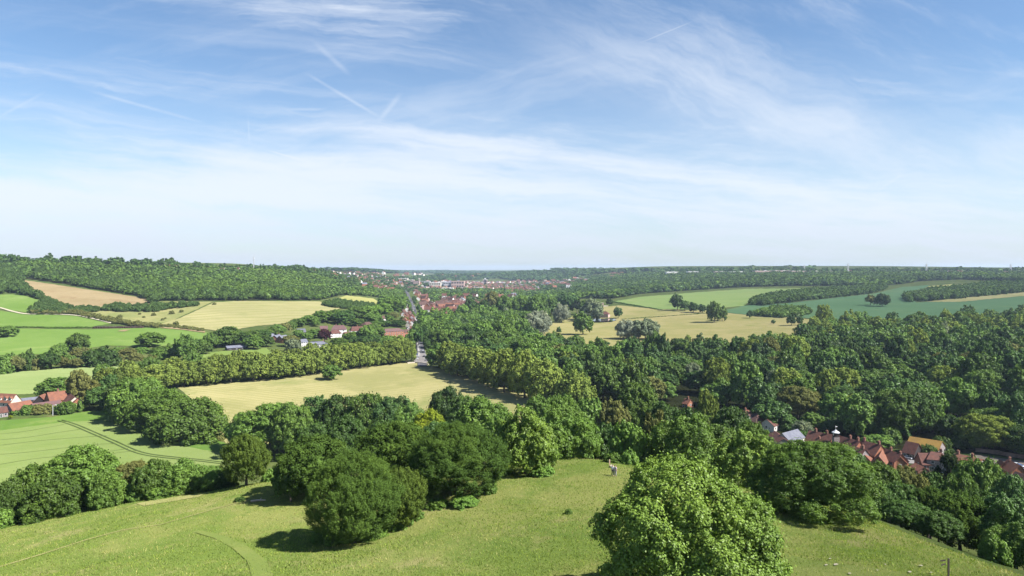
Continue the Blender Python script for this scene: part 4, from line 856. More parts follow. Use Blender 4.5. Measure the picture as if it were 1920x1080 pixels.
# trees between houses: valley and town
HSPOTS = ((797,572),(800,576),(811,584),(826,582),(829,585),(812,588),(834,598),(828,602),(858,586),(862,588),(868,585),(888,586),(892,587),(836,604),(805,590),(848,590),(793,580),(815,596),(855,582),(900,578),(842,582))
AV = [(x - 3, y - 7, x + 3, y - 2) for x, y in HSPOTS] + [(776,546,784,553),(780,553,788,560),(783,560,792,567),(828,561,852,571),(848,566,870,576),(748,563,767,578)]
wood('valley_trees', [(794,604),(786,580),(778,556),(790,545),(900,545),(1000,548),(1070,548),(1090,560),(1050,575),(1040,586),(940,588),(850,606),(797,622)], 19, (9, 18), (15, 25), [MF, MH, LM['deep'], LM['bright']], 'green trees between the houses along the main road', seed=61, skip=0.38, avoid=AV)
wood('valley_trees', [(755,548),(790,548),(800,540),(880,540),(1000,545),(1100,545),(1150,536),(1100,522),(1050,527),(1000,532),(930,534),(860,535),(800,531),(760,533),(745,540)], 27, (8, 14), (16, 26), [MF, LM['deep']], 'trees among the roofs of the far town', seed=62, skip=0.5)
wood('valley_trees', [(640,534),(690,552),(755,560),(752,545),(745,535),(740,522),(700,516),(640,512),(580,510),(560,512)], 26, (11, 17), (20, 28), MF, 'trees among houses on the far left slope', seed=63, skip=0.58)
wood('valley_trees', [(640,553),(705,557),(760,575),(762,560),(752,548),(690,546),(650,540)], 15, (10, 15), (14, 19), MH, 'trees on the slope below the far houses', seed=64)
wood('valley_trees', [(740,522),(745,533),(800,530),(860,526),(930,523),(990,524),(1050,524),(1080,519),(950,519),(800,518)], 45, (12, 17), (34, 50), LM['deep'], 'dark trees round the town centre', seed=65, skip=0.4, lod=2, dmax=8000)

sheet('shade_dark_floor', [(34,521),(130,534),(200,546),(270,558),(285,569),(300,564),(400,564),(600,563),(640,553),(690,552),(640,534),(600,522),(560,516),(500,513),(300,507),(200,502),(100,499),(40,499),(20,505)], M_woodshade, 1, 'wood floor coloured dark to stand for the shade under the hillside wood', cat='wood floor', grid=.02)  # shade below these trees is put in as dark ground colour
sheet('shade_dark_floor', [(1070,560),(1150,560),(1200,551),(1300,544),(1400,538),(1500,536),(1640,536),(1690,533),(1720,528),(1800,524),(1940,530),(1940,518),(1700,517),(1500,517),(1330,520),(1230,529),(1150,537),(1080,546)], M_woodshade, 1, 'wood floor coloured dark to stand for the shade under the far wood', cat='wood floor', grid=.02)

wood('ridge_wood', [(1040,511),(1200,511.5),(1450,512.5),(1700,513),(1980,513),(1980,506.4),(1450,506.4),(1040,506.8)], 75, (15, 27), (60, 95), LM['deep'], 'dark trees of the plateau along the far right horizon', seed=58, lod=2, dmin=3600, dmax=11000)
wood('ridge_wood', [(540,509),(700,511),(840,511),(840,506.6),(540,506.2)], 90, (15, 25), (70, 110), LM['deep'], 'dark wooded horizon beyond the town', seed=59, lod=2, dmin=4500, dmax=14000)
# ------------------------------------------------------------------ buildings
W_brick = plain('orange_brick', (0.25, 0.105, 0.062), var=0.22, scale=1.2); W_red = plain('red_brick', (0.20, 0.10, 0.075), var=0.25, scale=1.0)
W_white = plain('white_render', (0.68, 0.66, 0.62), var=0.06, scale=0.4); W_cream = plain('cream_render', (0.48, 0.43, 0.36), var=0.08, scale=0.4); W_grey = plain('grey_render', (0.42, 0.42, 0.44), var=0.1)
W_dark = plain('black_boards', (0.035, 0.028, 0.028), var=0.3, scale=2); W_pink = plain('pink_wash', (0.42, 0.30, 0.27), var=0.08); W_flint = plain('grey_flint', (0.22, 0.19, 0.19), var=0.35, scale=2.5); W_stone = plain('pale_stone', (0.50, 0.44, 0.36), var=0.2, scale=1.0)
def roof_mat(name, c, c2, scale=0.5):
    m, t, o = new_mat(name); co = t.n('ShaderNodeTexCoord').outputs['Object']
    col = t.mix(t.ramp(t.noise(co, scale, 6, 0.7), 0.32, 0.68), c, c2)
    col = t.mix(1.0, col, t.mix(t.noise(co, 3.0, 3, 0.8), (0.65, 0.65, 0.65), (1.35, 1.35, 1.35)), 'MULTIPLY')
    wv = t.n('ShaderNodeTexWave', wave_type='BANDS', bands_direction='Z', i_Scale=2.2, i_Distortion=0.6); t.link(co, wv.inputs['Vector'])
    bp = t.n('ShaderNodeBump', i_Strength=0.5, i_Distance=0.06); t.link(wv.outputs['Fac'], bp.inputs['Height'])
    b = t.n('ShaderNodeBsdfPrincipled', i_Roughness=0.85); b.inputs['Specular IOR Level'].default_value = 0.2; t.link(col, b.inputs['Base Color']); t.link(bp.outputs[0], b.inputs['Normal']); t.link(b.outputs[0], o.inputs[0]); return m
R_org = roof_mat('orange_tile', (0.205, 0.085, 0.052), (0.135, 0.064, 0.046)); R_red = roof_mat('red_brown_tile', (0.125, 0.053, 0.040), (0.078, 0.040, 0.034)); R_brown = roof_mat('brown_tile', (0.100, 0.055, 0.045), (0.068, 0.040, 0.037))
R_purp = roof_mat('weathered_purple_tile', (0.105, 0.066, 0.070), (0.13, 0.068, 0.062)); R_slate = roof_mat('grey_slate', (0.15, 0.155, 0.185), (0.10, 0.105, 0.14)); R_dslate = roof_mat('dark_slate', (0.085, 0.085, 0.115), (0.12, 0.12, 0.15)); R_ochre = roof_mat('lichen_yellow_sheet', (0.22, 0.135, 0.03), (0.17, 0.105, 0.033), 0.2)
R_flat = plain('pale_flat_roof', (0.62, 0.60, 0.58), var=0.1, scale=0.2); R_blue = plain('blue_sheet_roof', (0.16, 0.20, 0.34), var=0.1)
M_frame = plain('white_window_frame', (0.80, 0.80, 0.78), var=0.03)
def glass_mat():
    m, t, o = new_mat('window_glass'); b = t.n('ShaderNodeBsdfPrincipled', i_Roughness=0.08); b.inputs['Base Color'].default_value = (0.03, 0.035, 0.045, 1); t.link(b.outputs[0], o.inputs[0]); return m
M_glass = glass_mat(); M_door = plain('dark_door', (0.06, 0.07, 0.06), var=0.1); M_pot = plain('clay_pot', (0.40, 0.20, 0.12), var=0.1)
def ridge_world(p, top):
    """world point of a roof ridge end seen at a pixel, the ridge standing 'top' above its ground"""
    z = 12.0; u = (p[0] - 960) / F
    if len(p) == 3: D = p[2]; return u * D, D
    for _ in range(12): D = (CZ - z - top) * F / (p[1] - YH); z = 0.5 * z + 0.5 * float(zt(u * D, D))
    return u * D, D
def house(name, label, p0, p1, W, E, Rr, wall, roof, hip=0.0, group=None, cat='house', chim=(), win=None, detail=2, door=True, over=0.35, dormer=(), storeys=2, ext=0.0):
    """p0, p1: the ridge ends as seen; W width, E eaves height, Rr rise of the roof"""
    a = ridge_world(p0, E + Rr); b = ridge_world(p1, E + Rr)
    L0 = math.hypot(b[0] - a[0], b[1] - a[1]); rz = math.atan2(b[1] - a[1], b[0] - a[0]); L = L0 + (2 * hip if hip else 0) + ext
    cx, cy_ = (a[0] + b[0]) / 2, (a[1] + b[1]) / 2; zg = min(float(zt(cx, cy_)), float(zt(a[0], a[1])) + 1.0)
    root = empty(name, (cx, cy_, zg), rz); tag(root, label, cat, group)
    X, Y = L / 2, W / 2
    m = MB()
    if hip: m.box((0, 0, (E - 1.5) / 2), (L, W, E + 1.5))
    else:
        vs = [(x, y, z) for x in (-X, X) for y, z in ((-Y, -1.5), (Y, -1.5), (Y, E), (0, E + Rr - 0.05), (-Y, E))]
        m.add(vs, [(4, 3, 2, 1, 0), (5, 6, 7, 8, 9), (0, 1, 6, 5), (1, 2, 7, 6), (2, 3, 8, 7), (3, 4, 9, 8), (4, 0, 5, 9)])
    m.build('wall', wall, root)
    r = MB(); o = over; th = 0.16; sl = Rr / Y
    if hip:
        e = E - o * sl * 0.5; vs = [(-X - o, -Y - o, e), (X + o, -Y - o, e), (X + o, Y + o, e), (-X - o, Y + o, e), (-X + hip, 0, E + Rr), (X - hip, 0, E + Rr)]
        vs += [(x, y, z - th) for x, y, z in vs[:4]]
        r.add(vs, [(0, 1, 5, 4), (1, 2, 5), (2, 3, 4, 5), (3, 0, 4), (0, 6, 7, 1), (1, 7, 8, 2), (2, 8, 9, 3), (3, 9, 6, 0), (9, 8, 7, 6)])
    else:
        e = E - o * sl; prof = [(-Y - o, e), (0, E + Rr), (Y + o, e), (Y + o, e - th), (0, E + Rr - th - 0.02), (-Y - o, e - th)]
        prof = [(y, z + 0.12) for y, z in prof]
        vs = [(x, y, z) for x in (-X - o, X + o) for y, z in prof]
        r.add(vs, [(0, 1, 7, 6), (1, 2, 8, 7), (2, 3, 9, 8), (3, 4, 10, 9), (4, 5, 11, 10), (5, 0, 6, 11), (0, 5, 4, 1), (1, 4, 3, 2), (6, 7, 10, 11), (7, 8, 9, 10)])
    ro = r.build('roof', roof, root)
    for t, s in chim:      # t along the ridge (-1..1), s across (-1..1)
        c = MB(); x = t * (X - 0.6); y = s * Y * 0.7; zr = E + Rr * (1 - abs(s) * 0.7); c.box((x, y, zr + 0.1), (0.95, 0.7, 2.6)).box((x, y, zr + 1.35), (1.1, 0.85, 0.22))
        co = c.build('chimney', W_red, ro)
        p = MB(); p.lathe((x - .2, y, zr + 1.46), [(0.13, 0), (0.10, .45)], 8); p.lathe((x + .2, y, zr + 1.46), [(0.13, 0), (0.10, .45)], 8)
        if detail > 1: p.build('chimney_pot', M_pot, root)
    if detail > 0:
        win = win if win is not None else max(2, int(L / 3.2)); nd = 0
        for side in (-1, 1):
            for st in range(storeys):
                zc = E / storeys * (st + 0.55)
                for k in range(win):
                    x = -X + L * (k + 0.5) / win; isdoor = door and st == 0 and k == win // 2
                    hh, ww = (2.0, 0.95) if isdoor else (1.15, 1.15)
                    zz = 1.0 if isdoor else zc
                    f = MB().box((x, side * (Y + 0.02), zz), (ww + 0.16, 0.08, hh + 0.16)).build('door' if isdoor else 'window', M_frame, root)
                    q = MB().box((x, side * (Y + 0.045), zz), (ww, 0.06, hh))
                    if detail > 1 or isdoor: q.build('door_panel' if isdoor else 'pane', M_door if isdoor else M_glass, f)
                    else: f.data = q.build('pane', M_glass, f).data; 
        if not hip:
            for side in (-1, 1):
                zz = E * 0.72; f = MB().box((side * (X + 0.02), 0, zz), (0.08, 1.2, 1.25)).build('window', M_frame, root); MB().box((side * (X + 0.045), 0, zz), (0.06, 1.0, 1.05)).build('pane', M_glass, f)
    for t, side in dormer:
        x = t * X; y = side * Y * 0.55; z = E + Rr * 0.42; d = MB()
        w2 = 1.0; y1 = side * (Y * 0.82)
        vs = [(x - w2, y1, E + 0.3), (x + w2, y1, E + 0.3), (x + w2, y1, z + .5), (x, y1, z + 1.5), (x - w2, y1, z + .5)]
        vs += [(a_, 0.0 if i > 1 else y1 * 0.6, c_) for i, (a_, b_, c_) in enumerate(vs)]
        fs = [(0, 1, 2, 3, 4), (5, 9, 8, 7, 6), (0, 5, 6, 1), (1, 6, 7, 2), (4, 9, 5, 0)]
        dm = d.add(vs, fs).build('dormer', W_white, root)
        rr = MB(); k = 0.25
        for sx in (-1, 1):
            A = [(x, y1 + side * k, z + 1.62), (x, 0, z + 1.62), (x + sx * (w2 + k), 0, z + .42), (x + sx * (w2 + k), y1 + side * k, z + .42)]
            rr.add(A + [(p_[0], p_[1], p_[2] - .1) for p_ in A], [(0, 1, 2, 3), (7, 6, 5, 4), (0, 3, 7, 4), (2, 1, 5, 6), (3, 2, 6, 7), (1, 0, 4, 5)])
        rr.build('dormer_roof', roof, dm)
        MB().box((x, y1 + side * 0.05, z - .05), (0.9, 0.08, 0.9)).build('window', M_glass, dm)
    return root
def block(name, label, px0, px1, top, D, h, dep, mat, roof=None, group=None, cat='building', bands=2, rz=0.0, nwin=8):
    """a flat-roofed building whose front spans two columns, its roof edge at row top"""
    x0, x1 = (px0 - 960) / F * D, (px1 - 960) / F * D; L = x1 - x0; zg = CZ - (top - YH) / F * D - h
    zg2 = float(zt((x0 + x1) / 2, D)); h2 = max(h, h + zg - zg2)
    root = empty(name, ((x0 + x1) / 2, D + dep / 2, zg2), rz); tag(root, label, cat, group)
    MB().box((0, 0, h2 / 2 - 1), (L, dep, h2 + 2)).build('wall', mat, root)
    r = MB().box((0, 0, h2 + 1e-3 + 0.15), (L + .5, dep + .5, 0.3)); 
    if L > 20: r.box((L * 0.2, 0, h2 + 0.9), (L * 0.12, dep * 0.3, 1.4)).box((-L * 0.25, dep * 0.1, h2 + 0.7), (L * 0.06, dep * 0.2, 1.0))
    r.build('roof', roof or R_flat, root)
    for b in range(bands):
        z = h2 * (b + 0.5) / bands
        for k in range(nwin):
            MB().box((-L / 2 + L * (k + .5) / nwin, -dep / 2 - 0.02, z), (L / nwin * 0.7, 0.1, h2 / bands * 0.42)).build('window', M_glass, root)
    return root
# ------------------------------------------------------------------ village below the meadow (right)
GV = 'village houses'; W_limew = plain('limewashed_wall', (0.50, 0.47, 0.44), var=0.2, scale=1.5)
house('village_house', 'brick house with brown hipped roof and a gable window, left end of the village', (1402,771), (1420,775), 10, 5.2, 3.8, W_brick, R_brown, hip=3.6, group=GV, chim=((-.8, 0),), dormer=((0.1, -1),))
house('village_house', 'small orange-roofed cottage half hidden behind the brown hipped roof', (1393,770), (1404,768), 6, 4.5, 2.5, W_brick, R_org, group=GV)
house('barn', 'half-timbered white barn with long red-brown roof right of the hipped house', (1437,786), (1460,776), 8.5, 3.4, 3.4, W_limew, R_red, cat='barn', group=GV, win=5, storeys=1, door=False)
house('outhouse', 'low dark red roof between the barn and the grey slate roof', (1453,808), (1470,822), 7, 3.0, 2.2, W_flint, R_red, cat='outbuilding', group=GV, win=2, storeys=1)
house('slate_roofed_house', 'white-walled house with the only grey slate roof in the village', (1467,812), (1495,805), 8, 3.2, 3.4, W_limew, R_slate, group=GV, win=3, storeys=1)
house('long_house', 'long red-brown roof at the back left of the village row', (1518,807), (1562,815), 9, 5.2, 4.2, W_brick, R_red, group=GV, chim=((-.5, 0), (.55, 0)))
house('long_house', 'long red-brown roof in the middle back of the village row', (1570,816), (1612,827), 9, 5.4, 4.4, W_brick, R_red, group=GV, chim=((.2, 0), (.95, 0)))
house('village_house', 'red-brown roof at the right end of the long back row', (1618,826), (1652,834), 9.5, 5.2, 4.4, W_brick, R_red, group=GV, chim=((-.95, 0), (.9, 0)))
house('village_house', 'low red roof in front of the clock turret', (1532,822), (1556,828), 7, 4.2, 3.0, W_brick, R_red, group=GV, chim=((-.9, .2),))
house('cottage', 'orange-tiled cottage in front of the long roofs', (1553,833), (1588,839), 7, 4.0, 3.2, W_brick, R_org, group=GV, chim=((.8, 0),))
house('cottage', 'orange gable turned towards the meadow, left of the central red roofs', (1604,846), (1611,838), 5.6, 4.0, 3.0, W_brick, R_org, group=GV)
house('village_house', 'broad red-brown roof in the middle front of the village', (1590,835), (1622,842), 8.5, 4.6, 3.8, W_flint, R_red, group=GV, chim=((.9, 0),))
house('cottage', 'small pink-tiled gable beside the white-chimneyed cottage', (1648,855), (1654,844), 5.6, 4.0, 3.2, W_brick, R_org, group=GV)
house('cottage', 'small tiled gable between two larger red roofs', (1622,853), (1630,848), 5.0, 3.4, 2.4, W_brick, R_org, group=GV)
house('cottage', 'cottage with white chimneys at the right end of the front row', (1660,841), (1690,852), 7.5, 4.2, 3.4, W_brick, R_red, group=GV, chim=((-.3, 0), (.8, .3)))
house('cottage', 'orange-tiled cottage left of the parked white car', (1672,846), (1688,857), 5.5, 3.8, 2.8, W_brick, R_org, group=GV)
house('garage', 'red-roofed garage behind the parked white car', (1700,827), (1722,832), 8, 3.0, 4.4, W_dark, R_red, cat='garage', group=GV, win=2, storeys=1, door=False)
house('barn', 'large barn with a bright ochre-yellow roof behind the garage', (1707,818), (1766,828), 11, 4.2, 3.4, W_flint, R_ochre, cat='barn', group=GV, win=5, storeys=1, door=False)
house('outhouse', 'dark gabled outbuilding right of the parked white car', (1722,849), (1741,850), 8, 3.0, 4.0, W_red, R_red, cat='outbuilding', group=GV, win=2, storeys=1)
house('shed', 'low red roof in front of the village car yard', (1716,868), (1732,876), 5, 2.4, 1.6, W_red, R_org, cat='shed', group=GV, win=2, storeys=1, detail=1)
house('village_house', 'flint house with pale wall left of the big conifer', (1745,846), (1765,848), 8, 5.5, 2.6, W_flint, R_red, hip=2.2, group=GV, chim=((.5, 0),))
house('terrace', 'long grey flint terrace with white eaves and white sash windows', (1792,850), (1842,862), 8, 6.2, 2.2, W_flint, R_org, cat='terrace', group=GV, win=6, chim=((-.9, 0), (.3, 0)))
house('cottage', 'orange-tiled cottage beside the right-hand car park', (1890,862), (1912,872), 7, 4.2, 3.4, W_brick, R_org, group=GV, chim=((-.8, 0),))
house('cottage', 'small tiled roof peeping over the round green tree', (1874,862), (1882,866), 5, 4.0, 3.0, W_brick, R_org, group=GV)
house('village_house', 'dark house cut by the right edge of the view', (1905,884), (1935,894), 8, 4.8, 3.8, W_white, R_brown, group=GV)
house('cottage', 'lone half-hidden red roof with chimney in the wood left of the village', (1285,747), (1295,749), 6, 2.6, 2.8, W_brick, R_org, group=GV, chim=((.1, 0),))
house('cottage', 'half-hidden red roof below the bare avenue trunks', (1140,762), (1152,770), 6, 4.6, 3.4, W_brick, R_red, group=GV)
house('cottage', 'half-hidden cottage behind the trees left of the hipped house', (1396,768), (1404,772), 6, 5.4, 3.6, W_brick, R_org, group=GV)
# clock turret on the long roof
M_lead = plain('weathered_lead', (0.42, 0.43, 0.45), var=0.1)
def turret():
    x, y = ridge_world((1567, 812), 11.5); z = float(zt(x, y)); root = empty('clock_turret', (x, y, z)); tag(root, 'dark louvred clock turret with a white leaded cap and vane', 'turret')
    MB().box((0, 0, 4.8), (2.6, 2.6, 9.6)).build('base', W_flint, root); MB().box((0, 0, 10.6), (2.1, 2.1, 2.2)).build('louvre', W_dark, root)
    MB().lathe((0, 0, 11.7), [(1.9, 0), (1.8, .25), (1.0, .7), (.35, 1.3), (.1, 1.6)], 8).build('cap', M_lead, root)
    MB().tube((0, 0, 13.2), (0, 0, 15), .06).box((0.3, 0, 14.6), (0.9, .05, .3)).build('vane', M_frame, root)
    for sx in (-1, 1):
        MB().tube((sx * 1.06, 0, 10.9), (sx * 1.12, 0, 10.9), .55, n=14).build('clock_face', M_frame, root)
turret()
# yards, street and car park of the village
M_junc2 = field_mat('worn_gravel', (0.20, 0.17, 0.14), (0.27, 0.23, 0.19), None, big=0.08, fine=0.6, bump=0.05)
sheet('village_street', [(1430,832),(1500,852),(1600,880),(1700,905),(1700,893),(1620,868),(1500,836),(1440,822)], M_asph, 2, 'village street between the roofs', cat='street')
sheet('village_yard', [(1690,850),(1735,858),(1735,872),(1690,868)], M_pave, 2, 'pale yard with the parked white car', cat='yard')
sheet('car_park', [(1828,853),(1990,876),(1990,905),(1900,895),(1835,872)], M_junc2, 2, 'pale gravel car park beyond the terrace', cat='car park')
def wall_thing(name, label, pts, h, th, mat, cat='wall', group=None):
    root_p = ray(*pts[0]); root = empty(name, root_p); tag(root, label, cat, group); m = MB(); cp = MB()
    W = [ray(*p) for p in pts]
    for (x0, y0, z0), (x1, y1, z1) in zip(W[:-1], W[1:]):
        n = max(1, int(math.hypot(x1 - x0, y1 - y0) / 6)); a = math.atan2(y1 - y0, x1 - x0)
        for k in range(n):
            t = (k + .5) / n; x, y = x0 + (x1 - x0) * t, y0 + (y1 - y0) * t; z = float(zt(x, y)); l = math.hypot(x1 - x0, y1 - y0) / n
            m.box((x - root_p[0], y - root_p[1], z - root_p[2] + h / 2 - .3), (l - .006, th, h + .6), a); cp.box((x - root_p[0], y - root_p[1], z - root_p[2] + h + .07), (l - .006, th + .12, .12), a)
    m.build('wall', mat, root); cp.build('coping', W_stone if mat is W_stone else mat, root); return root
wall_thing('boundary_wall', 'long brown boundary wall behind the car park', [(1829,847),(1875,853),(1925,862),(1960,868)], 1.8, .5, plain('brown_wall', (0.26, 0.18, 0.14), var=0.3, scale=0.5), 'wall')
# ------------------------------------------------------------------ farm on the left
GF = 'farm buildings'
house('farm_cottage', 'tiled cottage with two white dormers at the left edge', (-12,737), (30,739), 8, 3.6, 4.6, W_cream, R_org, group=GF, dormer=((-.45, -1), (-.05, -1), (.45, -1), (.86, -1)), win=5, storeys=1)
house('farm_range', 'long orange-tiled range in the foreground of the farm', (16,757), (56,750), 7.5, 3.0, 3.8, W_flint, R_org, cat='farm building', group=GF, win=4, storeys=1)
house('farm_range', 'purple-brown tiled range joined to the right of the orange one', (60,757), (112,750), 7.0, 2.8, 2.8, W_flint, R_purp, cat='farm building', group=GF, win=6, storeys=1)
house('farm_outbuilding', 'low tiled roof cut by the left edge of the view', (-14,765), (12,762), 7, 2.8, 2.8, W_flint, R_red, cat='farm building', group=GF, win=3, storeys=1)
house('farmhouse', 'largest farm building with a broad orange roof and a chimney', (89,736), (122,732.5), 10.5, 5.4, 4.8, W_brick, R_org, group=GF, chim=((.2, 0),), cat='farmhouse')
house('farm_wing', 'wing with pale barge boards turned away from the broad orange roof', (128,736), (141,744), 8.5, 4.8, 3.8, W_cream, R_red, group=GF, cat='farmhouse', win=3)
house('farm_wing', 'orange brick gabled wing with dark red roof at the right end of the farm', (131,744), (146,746), 7.5, 4.4, 3.4, W_brick, R_red, group=GF, cat='farmhouse', win=2)
house('farm_barn', 'steep orange roof left of the broad farmhouse roof', (74,742), (84,738), 8, 3.4, 4.2, W_dark, R_org, group=GF, cat='barn', win=2, storeys=1)
house('farm_shed', 'grey-roofed shed in the farm yard', (38,747), (72,744), 6, 2.4, 1.2, W_dark, R_slate, group=GF, cat='shed', win=2, storeys=1, detail=1)
sheet('farm_yard', [(20,760),(60,746),(92,744),(90,756),(60,764)], M_pave, 2, 'pale concrete farm yard', cat='yard')
TB(20, 786, 778, 8, 'yellow', 'small bright yellow flowering shrub in the farm garden', 'farm garden shrubs', lod='mid'); TB(30, 752, 746, 20, 'yellow', 'yellow-green hedge shrub under the dormer cottage', 'farm garden shrubs', lod='mid')
# ------------------------------------------------------------------ long shed, heap, estate houses
house('long_shed', 'long low black shed with grey roof on the mown field', (424,648.5), (459,646.5), 8, 3.0, 2.0, W_dark, R_slate, cat='shed', win=3, storeys=1, over=.5)
def heap():
    m = MB(); rnd = random.Random(3); W = [ray(178 + 4.4 * k, 615.5 - 0.02 * k) for k in range(21)]; o = W[0]
    for i, w in enumerate(W): m.box((w[0] - o[0], w[1] - o[1], w[2] - o[2] + .9 + rnd.uniform(-.3, .3)), (3.3, 4.6, 2.6 + rnd.uniform(-.4, .5)), rnd.uniform(-.2, .2))
    b = m.build('dung_heap', plain('dark_brown_heap', (0.06, 0.038, 0.03), var=0.4, scale=0.6)); b.location = o; tag(b, 'long low dark brown heap across the bright pasture', 'heap')
heap()
GE = 'estate houses below the hay field'
for a in (('orange brick house with slate roof at the left end of the estate', (500,627), (512,625.5), 8, 5, 3.2, W_brick, R_slate, 0, ()), ('second slate-roofed brick house of the estate from the left', (514,629), (524,626.5), 8, 5, 3.2, W_brick, R_slate, 0, ((.8, 0),)),
    ('brick house with a blue-grey roof, gable towards the meadow', (524,629.5), (536,628), 9, 5, 3.6, W_brick, R_slate, 0, ()), ('brick gabled house with dark slate roof above the copper beech row', (557,616.5), (572,616), 10, 5, 4, W_brick, R_dslate, 0, ()),
    ('small grey-roofed white house half hidden by a willow', (562,636), (574,635.5), 9, 4.6, 3.2, W_white, R_slate, 0, ()), ('grey house with long hipped grey roof', (583,640.5), (606,640), 10, 5, 2.6, W_grey, R_slate, 4, ((.7, 0),)),
    ('brick house with purple-grey roof above the copper beech', (600,611), (614,611), 9, 5, 3.4, W_brick, R_purp, 0, ()), ('largest white house of the estate with a purple tiled roof', (626,609.5), (645,610), 13, 6.2, 5.2, W_white, R_purp, 3, ((-.4, 0),)),
    ('red-brown roofed white wing in front of the largest white house', (622,619), (634,618.5), 9, 5, 4, W_white, R_red, 3, ()), ('white house with a wide red-brown roof right of the largest one', (660,612), (680,612), 12, 5.6, 5, W_white, R_red, 2.5, ((0, 0),)),
    ('low orange-roofed house in front of the white houses', (645,623), (656,622), 7, 3.4, 2.4, W_brick, R_red, 0, ()), ('small orange-roofed annexe right of the white houses', (679,622), (688,622), 7, 3.6, 2.4, W_brick, R_org, 0, ()),
    ('brown hipped roof among trees behind the white houses', (684,604), (692,603), 10, 5, 4, W_red, R_brown, 3, ()), ('white house with brown roof highest on the estate slope', (714,592.5), (722,592), 10, 5, 4, W_white, R_brown, 0, ()),
    ('orange brick house right of the flats', (755,618), (765,617.5), 10, 6, 3, W_brick, R_brown, 3, ()), ('tiny brick house between white houses and copper beech', (585,622), (591,621), 7, 3.5, 2.6, W_brick, R_org, 0, ())):
    house('estate_house', a[0], a[1], a[2], a[3], a[4], a[5], a[6], a[7], hip=a[8], chim=a[9], group=GE, win=3, detail=2)
house('block_of_flats', 'two-storey brick flats with dark hipped roof and pale bands', (722,616), (748,615.5), 11, 8.0, 3.2, W_brick, R_purp, hip=4, win=8, cat='flats', group=GE, storeys=3)
# ------------------------------------------------------------------ park buildings and pond
house('pond_house', 'pink house with hipped red roof and chimney beside the pond', (1132,584), (1138,584), 10, 6.5, 4.5, W_pink, R_red, hip=4, chim=((0, 0),), win=3)
def ruin():
    x, y, z = ray(1127, 575); root = empty('ruined_lodge', (x, y, z)); tag(root, 'ruined pink brick lodge with pale arch behind the pond house', 'ruin')
    MB().box((-3, 0, 3), (2.5, 4, 7)).box((3.5, 0, 3.4), (3, 4, 8)).box((0, 0, 5.6), (4.2, 3, 2)).build('wall', W_pink, root); MB().box((-3, 0, 6.8), (3, 4.6, .5)).box((3.5, 0, 7.8), (3.5, 4.6, .6)).build('cornice', W_stone, root); MB().box((10, 0, 1.2), (10, .6, 3)).build('garden_wall', W_stone, root)
ruin()
def water():
    m, t, o = new_mat('pond_water'); b = t.n('ShaderNodeBsdfPrincipled', i_Roughness=0.06); b.inputs['Base Color'].default_value = (0.02, 0.03, 0.025, 1); b.inputs['IOR'].default_value = 1.33
    co = t.n('ShaderNodeTexCoord').outputs['Object']; bp = t.n('ShaderNodeBump', i_Strength=0.15, i_Distance=0.1); t.link(t.noise(co, 0.8, 2), bp.inputs['Height']); t.link(bp.outputs[0], b.inputs['Normal']); t.link(b.outputs[0], o.inputs[0]); return m
o = sheet('pond', [(1088,603),(1110,599.5),(1150,598.5),(1157,601),(1146,604.5),(1110,606)], water(), 2, 'still grey pond beside the pink house', cat='pond')
_v = np.zeros(len(o.data.vertices) * 3, dtype=np.float32); o.data.vertices.foreach_get('co', _v); _v[2::3] = _v[2::3].max(); o.data.vertices.foreach_set('co', _v)
M_junc = field_mat('worn_paving', (0.20, 0.185, 0.18), (0.27, 0.25, 0.24), None, big=0.08, fine=0.6, bump=0.05)
# ------------------------------------------------------------------ main road, junction, vehicles
road, RP = strip('main_road', [(792,688),(791,672),(788.5,655),(786.5,640),(786,628),(784,612),(780,596),(776,582),(772,570),(768,560),(764,550),(760,541)], 8.5, M_asph, 3, 'straight main road running into the town', 'road', seg=8)
strip('pavement', [(786,668),(784.5,655),(783,640),(783,628),(781.5,612),(778,596),(774,582)], 2.2, M_pave, 4, 'pale pavement on the left of the main road', 'pavement', seg=8)
strip('side_road', [(792,675),(780,675.5),(768,677)], 8, M_asph, 3, 'road leading left behind the avenue limes', 'road', seg=6)
strip('terrace_street', [(772,628),(768,616),(764,603),(760,592),(757,582)], 8, M_asph, 3, 'narrow street of terraces left of the main road', 'street', seg=8)
sheet('junction', [(772,672),(786,664),(797,664),(806,674),(800,682),(778,681)], M_junc, 4, 'pale paved junction at the end of the avenue', cat='junction')
strip('park_drive', [(1366,652),(1380,660),(1400,668),(1440,676)], 6, M_pave, 3, 'pale park drive between the trees', 'drive')
# painted centre line of the main road, dash by dash in one sheet
_dash = MB()
for i in range(4, min(len(RP) - 4, 110), 2):
    a, b = RP[i], RP[i + 1]; d = (b - a) / np.hypot(*(b - a)); n = np.array((-d[1], d[0])) * 0.12; q = [a + n, a - n, a - n + d * 4, a + n + d * 4]
    _dash.add([(p[0], p[1], float(zt(p[0], p[1])) + 3 * (0.035 + p[1] * 0.00028) + .03) for p in q], [(0, 1, 2, 3)])
tag(_dash.build('road_marking', M_paint), 'white dashed centre line of the main road', 'road marking', kind='structure')
CARP = {c: plain('car_paint_' + c, v, rough=0.3, var=0.03, spec=0.5) for c, v in (('white', (0.75, 0.76, 0.78)), ('silver', (0.45, 0.47, 0.50)), ('blue', (0.05, 0.09, 0.22)), ('red', (0.42, 0.03, 0.03)), ('black', (0.02, 0.02, 0.025)))}
M_tyre = plain('tyre', (0.02, 0.02, 0.02), var=0.1)
